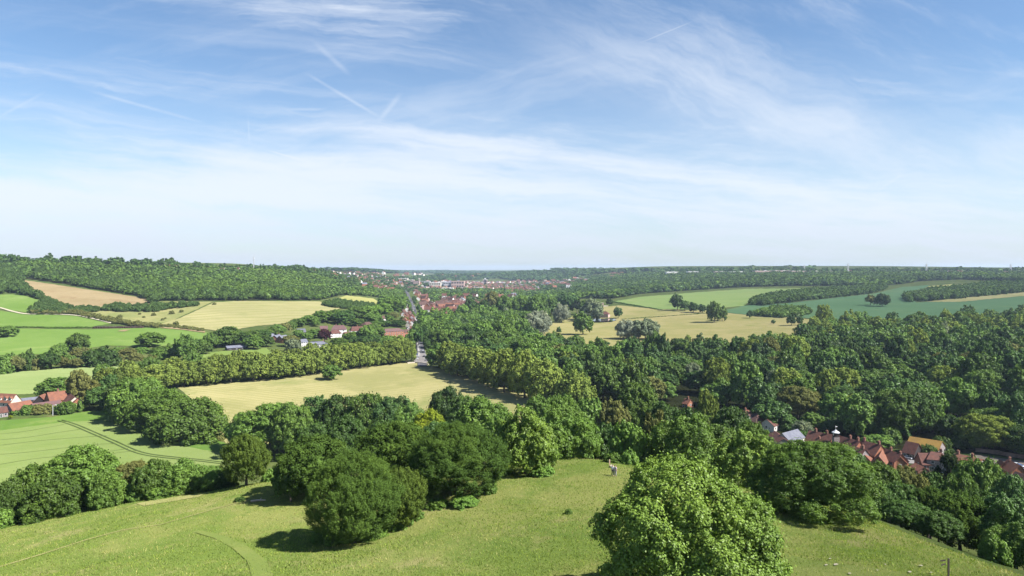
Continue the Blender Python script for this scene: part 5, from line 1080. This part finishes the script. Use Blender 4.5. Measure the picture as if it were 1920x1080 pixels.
def car(x, y, rz, colour, label, group=None, name='parked_car', z=None):
    root = empty(name, (x, y, (float(zt(x, y)) + 3 * (0.035 + y * 0.00028)) if z is None else z), rz); tag(root, label, 'car', group)
    prof = [(-2.1, .35), (-2.15, .75), (-1.95, .95), (1.0, .98), (2.0, .80), (2.15, .55), (2.1, .32)]
    m = MB(); n = len(prof); vs = [(a, s * (.86 if 0 < i < n - 1 else .8), z_) for s in (-1, 1) for i, (a, z_) in enumerate(prof)]
    m.add(vs, [tuple(range(n)), tuple(range(2 * n - 1, n - 1, -1))] + [(i, i + n, (i + 1) % n + n, (i + 1) % n) for i in range(n)])
    m.add([(-1.35, -.62, 1.46), (.3, -.62, 1.46), (.3, .62, 1.46), (-1.35, .62, 1.46), (-1.4, -.64, 1.40), (.36, -.64, 1.40), (.36, .64, 1.40), (-1.4, .64, 1.40)], [(0, 1, 2, 3), (7, 6, 5, 4), (0, 4, 5, 1), (1, 5, 6, 2), (2, 6, 7, 3), (3, 7, 4, 0)])
    m.build('body', CARP[colour], root)
    MB().add([(-1.85, -.80, .955), (1.05, -.80, .975), (1.05, .80, .975), (-1.85, .80, .955), (-1.38, -.63, 1.41), (.34, -.63, 1.41), (.34, .63, 1.41), (-1.38, .63, 1.41)], [(3, 2, 1, 0), (4, 5, 6, 7), (0, 1, 5, 4), (1, 2, 6, 5), (2, 3, 7, 6), (3, 0, 4, 7)]).build('windows', M_glass, root)
    for sx in (-1.3, 1.35):
        for sy in (-1, 1): MB().tube((sx, sy * .66, .32), (sx, sy * .88, .32), .32, n=12).build('wheel', M_tyre, root)
    return root
x, y, z = ray(1703, 861); car(x, y, R(-60), 'white', 'white car parked in the village yard beside the garage', z=z + 2 * (.035 + y * .00028))
for i, (px, py, c, lb) in enumerate(((1905,874,'silver','silver car parked at the left of the right-hand car park'),(1913,877,'blue','blue car parked beside the silver one in the car park'),(1922,881,'white','white car cut by the right edge in the car park'))):
    x, y, z = ray(px, py); car(x, y, R(30), c, lb, 'cars in the village car park', z=z + 2 * (.035 + y * .00028))
_rc = random.Random(9); cols = ('white', 'silver', 'blue', 'white', 'red', 'black', 'silver')
_first = {}
for i, k in enumerate(range(10, min(len(RP) - 6, 120), 4)):
    a, b = RP[k], RP[k + 1]; d = (b - a) / np.hypot(*(b - a)); n = np.array((-d[1], d[0])); s = _rc.choice((-1, 1)); q = a + n * s * _rc.choice((2.2, 4.3)); c = _rc.choice(cols)
    lb = '%s car on the main road, one of a line of small cars' % c
    car(q[0], q[1], math.atan2(d[1], d[0]), c, lb, '%s cars on the main road' % c, 'road_car')
for i, (px, py, c) in enumerate(((780,675,'white'),(785,671,'silver'),(796,671,'black'),(800,678,'white'),(776,673,'blue'))):
    x, y, z = ray(px, py); car(x, y, R((0, 90, 20, 160, 80)[i]), c, ('white car at the left of the avenue junction', 'silver car in the middle of the avenue junction', 'black car right of the silver one at the junction', 'white car at the right of the avenue junction under a lime', 'blue car beside the red bus')[i], 'cars at the junction', 'road_car', z=z + 4 * (.035 + y * .00028) + .02)
for i in range(14):
    py = 585 + i * 3.0; px = np.interp(py, (582, 603, 628), (757, 764, 772)) + (2.4 if i % 2 else -2.2); x, y, z = ray(px, py); c = _rc.choice(cols); car(x, y, R(88), c, '%s car parked along the narrow terrace street' % c, '%s cars in the terrace street' % c)
def bus():
    x, y, z = ray(771, 668); root = empty('double_decker_bus', (x, y, z + .3), R(84)); tag(root, 'red double-decker bus beside the junction at the end of the avenue', 'bus')
    m = MB().box((0, 0, 1.3), (10.4, 2.5, 2.0)).box((0, 0, 3.3), (10.2, 2.46, 0.75)).box((0, 0, 4.35), (10.2, 2.46, .18)); m.build('body', CARP['red'], root)
    MB().box((0, 0, 2.61), (10.3, 2.4, .62)).box((0, 0, 3.97), (10.1, 2.38, .58)).build('window_band', M_glass, root); MB().box((0, 0, 4.5), (9.8, 2.2, .12)).build('roof', CARP['white'], root)
    for sx in (-3.3, 3.2):
        for sy in (-1, 1): MB().tube((sx, sy * .95, .45), (sx, sy * 1.28, .45), .5, n=14).build('wheel', M_tyre, root)
bus()
wall_thing('stone_wall', 'low pale stone wall closing the avenue field at the junction', [(764,682),(778,681),(792,682),(803,684)], 1.2, .6, W_stone)
M_metal = plain('galvanised_metal', (0.45, 0.46, 0.47), rough=0.5, var=0.1)
def lamp(px, py, h, label, r=.12):
    x, y, z = ray(px, py); root = empty('street_lamp', (x, y, z)); tag(root, label, 'lamp post', 'lamp posts')
    MB().tube((0, 0, -.2), (0, 0, h), r * 1.3, r, 8).build('pole', M_metal, root); MB().tube((0, 0, h), (1.4, 0, h + .35), r * .7, r * .6, 6).build('arm', M_metal, root); MB().box((1.8, 0, h + .34), (1.0, .4, .18)).build('lamp_head', M_frame, root)
lamp(99, 779, 6.0, 'pale lamp post at the edge of the farm garden', .16); lamp(797, 676, 9, 'tall lamp post at the avenue junction', .14); lamp(783.5, 664, 9, 'lamp post on the left pavement near the junction', .14); lamp(781, 680, 7, 'lamp post left of the junction by the stone wall', .13)
# ------------------------------------------------------------------ terraces and the far town
def hmesh(name, wall, roof, L=11, W=8.5, E=5.6, Rr=3.6, chim=True):
    X, Y = L / 2, W / 2; V = [(x, y, z) for x in (-X, X) for y, z in ((-Y, -2), (Y, -2), (Y, E), (0, E + Rr), (-Y, E))]
    Fs = [(4, 3, 2, 1, 0), (5, 6, 7, 8, 9), (0, 1, 6, 5), (1, 2, 7, 6), (4, 0, 5, 9)]; mi = [0] * 5
    o = .4; s = Rr / Y; k = len(V); V += [(x, y, z) for x in (-X - .3, X + .3) for y, z in ((-Y - o, E - o * s + .1), (0, E + Rr + .1), (Y + o, E - o * s + .1))]
    Fs += [(k, k + 1, k + 4, k + 3), (k + 1, k + 2, k + 5, k + 4)]; mi += [1, 1]
    def bx(c, sz, m):
        a = len(V); V.extend([(c[0] + i * sz[0] / 2, c[1] + j * sz[1] / 2, c[2] + l * sz[2] / 2) for l in (-1, 1) for i, j in ((-1, -1), (1, -1), (1, 1), (-1, 1))])
        Fs.extend([tuple(a + q for q in f) for f in ((4, 5, 6, 7), (0, 1, 5, 4), (1, 2, 6, 5), (2, 3, 7, 6), (3, 0, 4, 7))]); mi.extend([m] * 5)
    if chim: bx((X * .8, 0, E + Rr + .5), (1.1, .9, 2.2), 2)
    for sy in (-1, 1):
        for zc in (1.5, 4.2):
            for xc in (-.3, .3): bx((xc * L, sy * (Y + .02), zc), (1.7, .1, 1.3), 3)
    me = bpy.data.meshes.new(name); me.from_pydata(V, [], Fs)
    for m in (wall, roof, W_red, M_glass): me.materials.append(m)
    me.polygons.foreach_set('material_index', mi); me.update(); return me
HM = {(a, b): hmesh('house_' + a + '_' + b, w, r) for a, w in (('brick', W_brick), ('white', W_white), ('pink', W_pink), ('cream', W_cream)) for b, r in (('red', R_red), ('orange', R_org), ('brown', R_brown), ('slate', R_slate))}
NH = [0]
def town(poly, s, label, group, seed, maxn=60, rz=None, wts=None, skip=0.2, sc=(0.9, 1.25), hs=1.0, dmin=20, dmax=14000):
    X, Y = scatter(poly, s, seed, jit=.25, dmin=dmin, dmax=dmax); r = random.Random(seed); keys = list(HM); o = np.argsort(Y); k = 0
    far = []
    for i in o:
        if r.random() < skip: continue
        x, y = float(X[i]), float(Y[i]); a, b = r.choices(('brick', 'white', 'pink', 'cream'), (5, 2.4, 2, 1.2))[0], r.choices(('red', 'orange', 'brown', 'slate'), wts or (4, 3, 2, 1))[0]
        q = r.uniform(*sc); ang = (rz if rz is not None else r.choice((0, R(90), R(20), R(-35)))) + r.uniform(-.1, .1)
        if k >= maxn: far.append((x, y, q, ang, a, b)); continue
        k += 1; NH[0] += 1
        ob = link(bpy.data.objects.new('town_house', HM[(a, b)])); ob.location = (x, y, float(zt(x, y))); ob.rotation_euler = (0, 0, ang); ob.scale = (q * r.uniform(.9, 1.5), q, q * hs)
        tag(ob, label % ({'brick': 'brick', 'white': 'white', 'pink': 'pinkish', 'cream': 'cream'}[a], {'red': 'dark red', 'orange': 'orange', 'brown': 'brown', 'slate': 'grey'}[b]), 'house', group + ', %s walls and %s roofs' % (a, b))
    return far
def far_houses(lst, name, label, seed=1):
    V = []; Fs = []; MI = []; off = 0; mats = [W_brick, W_white, W_pink, W_cream, R_red, R_org, R_brown, R_slate]; wi = {'brick': 0, 'white': 1, 'pink': 2, 'cream': 3}; ri = {'red': 4, 'orange': 5, 'brown': 6, 'slate': 7}
    X, Y, E, H = 6, 4.3, 5.6, 9.2
    P = np.array([(-X, -Y, -2), (X, -Y, -2), (X, Y, -2), (-X, Y, -2), (-X, -Y, E), (X, -Y, E), (X, Y, E), (-X, Y, E), (-X, 0, H), (X, 0, H)], float)
    Q = [((0, 1, 5), 0), ((0, 5, 4), 0), ((1, 2, 6), 0), ((1, 6, 5), 0), ((2, 3, 7), 0), ((2, 7, 6), 0), ((3, 0, 4), 0), ((3, 4, 7), 0), ((4, 5, 9), 1), ((4, 9, 8), 1), ((6, 7, 8), 1), ((6, 8, 9), 1), ((5, 6, 9), 0), ((7, 4, 8), 0)]
    for x, y, q, ang, a, b in lst:
        ca, sa = math.cos(ang), math.sin(ang); z = float(zt(x, y)); p = P * q
        V.append(np.c_[p[:, 0] * ca - p[:, 1] * sa + x, p[:, 0] * sa + p[:, 1] * ca + y, p[:, 2] + z]); Fs += [tuple(i + off for i in f) for f, _ in Q]; MI += [wi[a] if m == 0 else ri[b] for _, m in Q]; off += 10
    o = link(bpy.data.objects.new(name, npmesh(name, np.concatenate(V), Fs, mats, MI))); tag(o, label, 'houses', kind='stuff'); print(name, len(lst))
L = []
L += town([(752,586),(757,584),(772,626),(766,628)], 12, '%s terrace house with %s roof left of the narrow street', 'terraces beside the narrow street', 71, 30, rz=R(90), skip=0, wts=(2, .5, 4, 1), sc=(.8, .95))
L += town([(762,582),(766,582),(778,612),(779,628),(775,628),(768,604)], 12, '%s terrace house with %s roof right of the narrow street', 'terraces between street and main road', 72, 30, rz=R(90), skip=.05, wts=(3, .7, 4, 1), sc=(.8, .95))
L += town([(776,546),(783,546),(792,566),(786,568)], 20, '%s house with %s roof in the red-roofed row right of the main road', 'red-roofed row by the main road', 73, 40, rz=R(90), wts=(5, .6, 4, 0), skip=0, sc=(.95, 1.2))
L += town([(828,561),(850,560),(871,570),(868,578),(845,572),(828,568)], 17, '%s house with %s roof in the red-roofed estate right of the main road', 'red-roofed estate right of the road', 74, 40, wts=(6, .6, 5, 0), skip=.05, sc=(.95, 1.2))
for px, py in HSPOTS:
    x, y, z = ray(px, py); r = random.Random(px); a, b = r.choice(('brick', 'white', 'pink')), r.choice(('red', 'orange', 'brown')); ob = link(bpy.data.objects.new('town_house', HM[(a, b)])); ob.location = (x, y, z + 1.5); ob.rotation_euler = (0, 0, r.choice((0, .4, 1.5))); ob.scale = (1.5, 1.4, 1.6)
    tag(ob, '%s house with %s roof scattered among trees right of the main road' % ({'pink': 'pinkish'}.get(a, a), {'red': 'dark red'}.get(b, b)), 'house', 'scattered houses right of the main road, %s and %s' % (a, b)); NH[0] += 1
L += town([(868,536),(1000,538),(1012,545),(1008,552),(960,550),(900,546),(868,541)], 22, '%s house with %s roof in the dense red-roofed quarter of the town', 'dense red-roofed quarter of the town', 75, 110, skip=.28, wts=(5, 4, 2, .5), sc=(.95, 1.25))
L += town([(868,528),(1000,527),(1060,530),(1040,538),(868,537)], 34, '%s house', '', 76, 0, skip=.4, sc=(.95, 1.35))
L += town([(735,528),(800,526),(868,528),(868,543),(800,545),(740,540)], 40, '%s house', '', 77, 0, skip=.4, sc=(.95, 1.35))
L += town([(560,512),(600,511),(700,513),(745,525),(752,545),(735,545),(690,540),(640,527),(600,518)], 40, '%s house', '', 78, 0, skip=.2, sc=(1.0, 1.4))
L += town([(690,534),(700,531),(742,545),(735,550),(700,545)], 26, '%s house with %s roof on the wooded left slope', 'houses on the wooded left slope', 79, 22, skip=.25, wts=(5, 5, 1, 0), sc=(1.0, 1.3))
L += town([(1005,516),(1060,513),(1062,516),(1008,520)], 45, '%s house', '', 80, 0, skip=.1, wts=(2, 6, 1, 0), sc=(1.2, 1.6))
L += town([(1143,516),(1166,514),(1168,522),(1145,523)], 36, '%s house', '', 81, 0, skip=.1, wts=(4, 4, 1, 0), sc=(1.5, 1.9))
L += town([(1020,528),(1100,522),(1110,530),(1060,545),(1020,545)], 60, '%s house', '', 82, 0, skip=.4, sc=(1.5, 2.0))
L += town([(700,514),(860,514),(960,516),(900,521),(720,520)], 120, '%s house', '', 83, 0, skip=.6, sc=(1.4, 2.2))
L += town([(296,502),(330,503),(332,505.5),(298,504.5)], 14, '%s house with %s roof on the crest of the left hill', 'houses on the left hill crest', 84, 12, rz=0, skip=.1, wts=(1, 3, 2, 0), sc=(1.0, 1.25), hs=.9)
L += town([(350,506),(460,509),(520,512),(470,514.5),(430,513),(370,509)], 30, '%s house with %s roof half hidden along the left crest', 'houses along the left hill crest', 85, 30, rz=0, skip=.2, wts=(2, 3, 2, 1), sc=(0.9, 1.3), dmax=2600)
L += town([(1240,512),(1420,512.5),(1700,514),(1900,515),(1900,512),(1600,511),(1400,510),(1240,510)], 90, '%s house', '', 86, 0, rz=0, skip=.3, wts=(2, 5, 2, 1), sc=(1.1, 1.6), dmax=4600)
far_houses(L, 'distant_houses', 'hundreds of tiny red and pale roofs of the far town')
print('town houses', NH[0])
L2 = town([(800,598),(795,575),(790,556),(800,548),(900,550),(1000,555),(940,572),(900,588)], 34, '%s house with %s roof among the valley trees short of the town', 'houses among the valley trees', 87, 70, skip=.3, wts=(4, 1, 4, 1), sc=(1.0, 1.4), hs=1.35)
# pale commercial buildings of the town and plateau
GB = 'large pale buildings of the town'
block('commercial_building', 'white flat-roofed two-tier building left of the main road', 748, 765, 568, 1560, 9, 24, W_white, group=None, bands=2)
block('commercial_building', 'lower white annexe in front of the two-tier building', 750, 763, 572.5, 1530, 6, 16, W_white, bands=2)
for px0, px1, top, D, h, dep, mat, rf, lb in ((746,764,523.5,3700,16,40,W_cream,None,'pink-cream block at the left end of the town centre'),(764,776,525,3650,13,30,W_pink,None,'pinkish block beside the cream one in the town centre'),(784,787,522.5,3800,24,14,W_stone,None,'narrow pale stone tower of the town centre'),
    (775,786,527,3600,12,30,W_pink,R_org,'orange-roofed block below the narrow tower'),(789,806,527.5,3800,12,40,W_grey,None,'grey block right of the narrow tower'),(805,826,530,3500,12,40,W_cream,None,'long cream building in the middle of the town'),(826,836,527.5,3600,14,50,W_white,None,'white block behind the long cream building'),(832,848,528.5,3550,12,60,W_grey,R_blue,'blue-roofed hall in the town centre'),
    (846,870,527,3500,13,50,W_pink,R_org,'pink building with orange roof right of the blue hall'),(828,850,540,2950,7,30,W_white,None,'low white shed below the town centre'),(905,914,524.5,4000,22,24,W_pink,None,'pale church-like building standing above the town'),(908,911,521.5,4000,30,12,W_white,None,'white spire block above the church-like building'),(893,905,539,3150,9,24,W_cream,None,'cream building amid the red roofs'),(1050,1056,529,3600,10,30,W_white,None,'small bright white building on the right slope')):
    block('town_building', lb, px0, px1, top, D, h, dep, mat, rf, GB, bands=2, nwin=5)
GP = 'long pale sheds along the right skyline'
for px0, px1, top, D, lb in ((1416,1447,507.6,3000,'leftmost long pale shed of the right skyline'),(1452,1482,507.2,3050,'second long pale shed of the right skyline'),(1484,1512,508,2950,'third long pale shed of the right skyline'),(1520,1540,508.5,2950,'fourth pale shed of the right skyline'),(1556,1564,508.2,2950,'short pale block right of the skyline sheds'),
    (1250,1272,509.5,3500,'pale low shed left of the main skyline sheds'),(1290,1310,509,3450,'pale building on the skyline above the far wood'),(1340,1362,509,3300,'long low building left of the skyline sheds'),(1370,1402,509.3,3200,'pinkish row next to the skyline sheds'),(1640,1650,509.5,2900,'tiny pale block under the right pylons')):
    block('industrial_shed', lb, px0, px1, top, D, 12, 40, W_white if px0 % 4 else W_pink, R_flat, GP, bands=1, nwin=6)
# mast and pylons
def mast():
    D = 1900; x = (476 - 960) / F * D; z = float(zt(x, D)); top = CZ - (482 - YH) / F * D; root = empty('radio_mast', (x, D, z)); tag(root, 'slender lattice radio mast on the left skyline', 'mast'); h = top - z
    m = MB(); w = 1.3
    for sx, sy in ((-1, -1), (1, -1), (0, 1)): m.tube((sx * w, sy * w, -1), (sx * w * .45, sy * w * .45, h), .6, .4, 5)
    for k in range(12):
        a = h * k / 12; b = h * (k + 1) / 12; m.tube((-w * (1 - k / 24), -w, a), (w * (1 - k / 24), -w * .9, b), .28, n=4); m.tube((w * (1 - k / 24), -w, a), (0, w * .8, b), .28, n=4)
    m.build('lattice', M_metal, root); MB().tube((0, 0, h), (0, 0, h + 6), .4, .25, 6).build('antenna', M_metal, root)
    for s in (-1, 1): MB().lathe((s * 1.5, 0, h - 3), [(.5, -1), (.5, 1)], 8).build('dish', M_frame, root)
mast()
def pylon(px, D, h, label):
    x = (px - 960) / F * D; z = float(zt(x, D)) ; root = empty('pylon', (x, D, z)); tag(root, label, 'pylon', 'electricity pylons'); m = MB(); w = 4
    for sx in (-1, 1):
        for sy in (-1, 1): m.tube((sx * w, sy * w, 0), (sx * .7, sy * .7, h), .6, .5, 4)
    for k in range(7):
        a, b = h * k / 7, h * (k + 1) / 7; r0, r1 = w + (.7 - w) * k / 7, w + (.7 - w) * (k + 1) / 7
        m.tube((-r0, -r0, a), (r1, -r1, b), .5, n=4); m.tube((r0, -r0, a), (-r1, -r1, b), .5, n=4)
    m.build('tower', M_metal, root)
    for zz, l in ((.68, 8), (.80, 9), (.92, 7)): MB().tube((-l, 0, h * zz), (l, 0, h * zz), .5, n=4).tube((-l, 0, h * zz), (0, 0, h * zz + 2), .22, n=4).tube((l, 0, h * zz), (0, 0, h * zz + 2), .22, n=4).build('cross_arm', M_metal, root)
for px, D, h, lb in ((1590,2900,46,'tallest pylon on the right skyline'),(1737,2900,42,'pylon between the other two on the right skyline'),(1895,2900,36,'pylon nearest the right edge of the skyline'),(1508,3300,36,'faint pylon above the skyline sheds')): pylon(px, D, h, lb)
# ------------------------------------------------------------------ small things on the meadow
M_wood = plain('weathered_timber', (0.06, 0.048, 0.038), rough=0.85, var=0.3, scale=6)
def signpost():
    x, y, z = ray(1777, 1085); x = (1778.5 - 960) / F * y; root = empty('signpost', (x, y, z)); tag(root, 'dark wooden fingerpost with two arms pointing left', 'signpost')
    top = CZ - (1047.5 - YH) / F * y - z
    MB().box((0, 0, top / 2 - .15), (.13, .13, top + .3)).add([(-.065, -.065, top), (.065, -.065, top), (.065, .065, top), (-.065, .065, top), (0, 0, top + .06)], [(0, 1, 4), (1, 2, 4), (2, 3, 4), (3, 0, 4)]).build('post', M_wood, root)
    for k, zz in enumerate((top - .12, top - .42)):
        v = [(-.07, .03), (-.07, -.1), (-.52, -.1), (-.60, -.035), (-.52, .03)]
        MB().add([(a, s, zz + b + .03) for s in (-.02, .02) for a, b in v], [(0, 1, 2, 3, 4), (9, 8, 7, 6, 5)] + [(i, (i + 1) % 5 + 0, (i + 1) % 5 + 5, i + 5) for i in range(5)]).build('arm', M_wood, root).rotation_euler = (0, R(-7 - 3 * k), R(12 * k))
signpost()
def person(px, py, shirt, trousers, hair, label, rz, sitting=False):
    x, y, z = ray(px, py); root = empty('person', (x, y, z), rz); tag(root, label, 'person', 'walkers on the meadow')
    def skin(name, verts, edges, rad, mat, parent):
        me = bpy.data.meshes.new(name); me.from_pydata(verts, edges, []); o = bpy.data.objects.new(name, me); link(o, parent); me.materials.append(mat)
        md = o.modifiers.new('skin', 'SKIN'); md.use_smooth_shade = True
        for i, r in enumerate(rad): me.skin_vertices[0].data[i].radius = (r, r) if not isinstance(r, tuple) else r
        me.skin_vertices[0].data[0].use_root = True; s = o.modifiers.new('sub', 'SUBSURF'); s.levels = 1; s.render_levels = 1; return o
    sk = plain('skin_tone', (0.50, 0.32, 0.24), var=0.05)
    V = [(0, 0, .95), (0, 0, 1.15), (0, 0, 1.38), (0, 0.0, 1.48), (0, .02, 1.60), (0, .03, 1.70)] + [(s * a, b, c) for s in (-1, 1) for a, b, c in ((.17, 0, 1.40), (.24, .02, 1.12), (.22, .16, .92), (.21, .20, .84))] + [(s * a, b, c) for s in (-1, 1) for a, b, c in ((.09, 0, .90), (.10, .03 * s, .50), (.10, .08 * s, .09), (.10, .22 + .08 * s, .04))]
    E = [(0, 1), (1, 2), (2, 3), (3, 4), (4, 5), (2, 6), (6, 7), (7, 8), (8, 9), (2, 10), (10, 11), (11, 12), (12, 13), (0, 14), (14, 15), (15, 16), (16, 17), (0, 18), (18, 19), (19, 20), (20, 21)]
    Rr = [(.15, .11), (.14, .10), (.17, .11), .055, .095, .08] + [.06, .045, .036, .03] * 2 + [.09, .065, .045, .035] * 2
    skin('body', V, E, Rr, sk, root)
    skin('shirt', [(0, 0, .92), (0, 0, 1.15), (0, 0, 1.40)] + [(s * a, b, c) for s in (-1, 1) for a, b, c in ((.19, 0, 1.40), (.25, .02, 1.18))], [(0, 1), (1, 2), (2, 3), (3, 4), (2, 5), (5, 6)], [(.175, .135), (.165, .125), (.19, .13), .075, .06, .075, .06], shirt, root)
    skin('trousers', [(0, 0, .96)] + [(s * a, b, c) for s in (-1, 1) for a, b, c in ((.10, 0, .86), (.105, .03 * s, .50), (.105, .08 * s, .16))], [(0, 1), (1, 2), (2, 3), (0, 4), (4, 5), (5, 6)], [(.17, .13), .10, .078, .062, .10, .078, .062], trousers, root)
    skin('hair', [(0, -.02, 1.66), (0, -.01, 1.75)], [(0, 1)], [(.10, .11), .085], hair, root)
    return root
_sh = plain('white_shirt', (0.80, 0.80, 0.80), var=0.03); _li = plain('lilac_top', (0.45, 0.38, 0.48), var=0.05); _jn = plain('dark_jeans', (0.05, 0.06, 0.10), var=0.1); _pt = plain('grey_trousers', (0.30, 0.28, 0.30), var=0.05); _hr = plain('dark_hair', (0.03, 0.02, 0.015), var=0.1)
person(1149, 893, _sh, _jn, _hr, 'dark-haired person in a white shirt on the meadow path', R(150)); person(1154, 894, _li, _pt, _hr, 'person in a lilac top and grey trousers beside the white shirt', R(-60))
def near_tube(name, px, py, h, r, mat, label, cat):
    x, y, z = ray(px, py); o = MB().box((0, 0, h / 2 - .1), (r * 2, r * 2, h + .2)).add([(-r, -r, h), (r, -r, h), (r, r, h), (-r, r, h), (0, 0, h + r)], [(0, 1, 4), (1, 2, 4), (2, 3, 4), (3, 0, 4)]).build(name, mat); o.location = (x, y, z); tag(o, label, cat)
near_tube('waymarker_post', 1143, 873, .9, .09, plain('pale_post', (0.52, 0.38, 0.26), var=0.1), 'short pale waymarker post where the path leaves the meadow', 'post')
for i, (px, py, w, d) in enumerate(((1147,876,7,2.5),(1549,1063,6,1.2),(1567,1062,9,1.6),(1593,1079,7,1.2),(1706,1076,7,1.3),(1727,1064,8,1),(1746,1077,5,.9),(1645,1073,4,.8),(1556,1051,5,.8),(1660,1062,4,.7))):
    a = [(px + w * .5 * math.cos(t) * (1 + .2 * math.sin(3 * t + i)), py + d * math.sin(t) * (1 + .25 * math.cos(2 * t + i))) for t in [k * math.pi / 5 for k in range(10)]]
    sheet('chalk_patch', a, M_chalk, 4, 'patch of bare white chalk in the turf', wob=0, step=3, cat='bare chalk')
def log():
    x, y, z = ray(482, 941); root = empty('fallen_log', (x, y, z), R(20)); tag(root, 'pale fallen log lying left of the yew clump', 'log')
    MB().tube((-.9, 0, .18), (.1, .05, .22), .17, .14, 9).tube((.1, .05, .22), (1.2, -.1, .15), .14, .09, 9).tube((.3, 0, .2), (.7, .4, .45), .06, .03, 6).build('stem', plain('bleached_wood', (0.45, 0.36, 0.26), var=0.2), root)
log()
def cards(name, pts, mat, n, h, w, label, cat=None, kind='stuff', seed=1, spread=None, fan=0.5):
    """many grass blades as thin bent triangles"""
    rs = np.random.RandomState(seed); m = len(pts); z = zt(pts[:, 0], pts[:, 1]); B = np.c_[pts, z]
    B = np.repeat(B, n, 0); k = len(B); B[:, :2] += rs.normal(size=(k, 2)) * (spread or w)
    a = rs.rand(k) * 6.28; hh = h * rs.uniform(.5, 1.3, k); ln = rs.normal(size=(k, 2)) * fan * hh[:, None]
    wv = np.c_[np.cos(a), np.sin(a), np.zeros(k)] * (w * rs.uniform(.5, 1.2, k) / 2)[:, None]
    tip = B + np.c_[ln, hh]; V = np.stack([B - wv - [0, 0, .05], B + wv - [0, 0, .05], tip], 1).reshape(-1, 3); Fc = np.arange(3 * k).reshape(-1, 3)
    o = link(bpy.data.objects.new(name, npmesh(name, V, Fc, mat, tint=rs.rand(k)))); tag(o, label, cat, kind=kind); return o
MEADOW = [(-150,1000),(0,992),(100,968),(250,938),(380,925),(500,903),(600,900),(820,890),(960,872),(1050,856),(1180,868),(1300,895),(1400,915),(1500,935),(1640,976),(1720,1010),(1800,1040),(1900,1074),(2000,1130),(2000,1200),(960,1200),(-150,1200)]
LM['straw'] = leaf_mat('seeding_grass', (0.27, 0.27, 0.115), var=0.15, yellow=0.1, trans=0.25, isl=.2); LM['gr'] = leaf_mat('meadow_grass_blades', (0.150, 0.215, 0.050), var=0.2, yellow=0.5, trans=0.3, isl=.2)
def grass():
    rs = np.random.RandomState(4); n = 170000
    u = rs.uniform(-.76, .76, n); v = rs.uniform(math.log(58), math.log(140), n); y = np.exp(v); x = u * y; px, py = pix(x, y, zt(x, y)); k = inpoly(px, py, MEADOW)
    # leave the trodden paths short
    P = np.c_[x[k], y[k]]
    for pts, w in ((((372,998),(410,1008),(448,1026),(478,1050),(492,1080),(497,1120)), .6), (((-40,1078),(0,1064),(80,1040),(160,1014),(230,995),(300,985),(380,962)), .12)):
        for a, b in zip(pts[:-1], pts[1:]):
            A = np.array(ray(*a)[:2]); Bq = np.array(ray(*b)[:2]); t = np.clip(((P - A) @ (Bq - A)) / ((Bq - A) @ (Bq - A)), 0, 1); P = P[np.hypot(*(P - A - t[:, None] * (Bq - A)).T) > w]
    pat = np.sin(P[:, 0] / 5.1 + 2 * np.sin(P[:, 1] / 8.3)) * np.sin(P[:, 1] / 4.3 + np.sin(P[:, 0] / 6.7)) + rs.normal(size=len(P)) * .6
    A = P[pat < .25]; Bq = P[pat >= .25]
    cards('meadow_grass', A, LM['gr'], 2, .20, .15, 'green blades of the long meadow grass', 'grass', spread=.25); cards('seeding_grass', Bq[::2], LM['straw'], 2, .24, .09, 'straw-coloured seeding grass of the meadow', 'grass', seed=2, spread=.3)
grass()
# thistles and small dark clumps on the meadow
for i, (px, py, w, h) in enumerate(((450,940,24,6),(1066,964,16,2))):
    TB(px, py, py - h, w, ('bushd', 'bush', 'bush')[i % 3], 'low dark tuft of thistles on the meadow', 'thistle tufts on the meadow', parts=False, lod='mid')
# ------------------------------------------------------------------ haze
def haze():
    m = bpy.data.materials.new('haze'); m.use_nodes = True; t = NT(m.node_tree); o = t.n('ShaderNodeOutputMaterial'); v = t.n('ShaderNodeVolumePrincipled')
    v.inputs['Color'].default_value = (0.62, 0.78, 1.0, 1); v.inputs['Density'].default_value = HAZE; v.inputs['Anisotropy'].default_value = 0.1
    t.link(v.outputs[0], o.inputs['Volume'])
    z0, z1 = 5.5, 165.0; b = MB().box((0, 8000, (z0 + z1) / 2), (56000, 18000, z1 - z0)).build('haze', m); tag(b, 'thin bluish summer haze', 'haze', kind='stuff')
HAZE = 4.3e-5
haze()
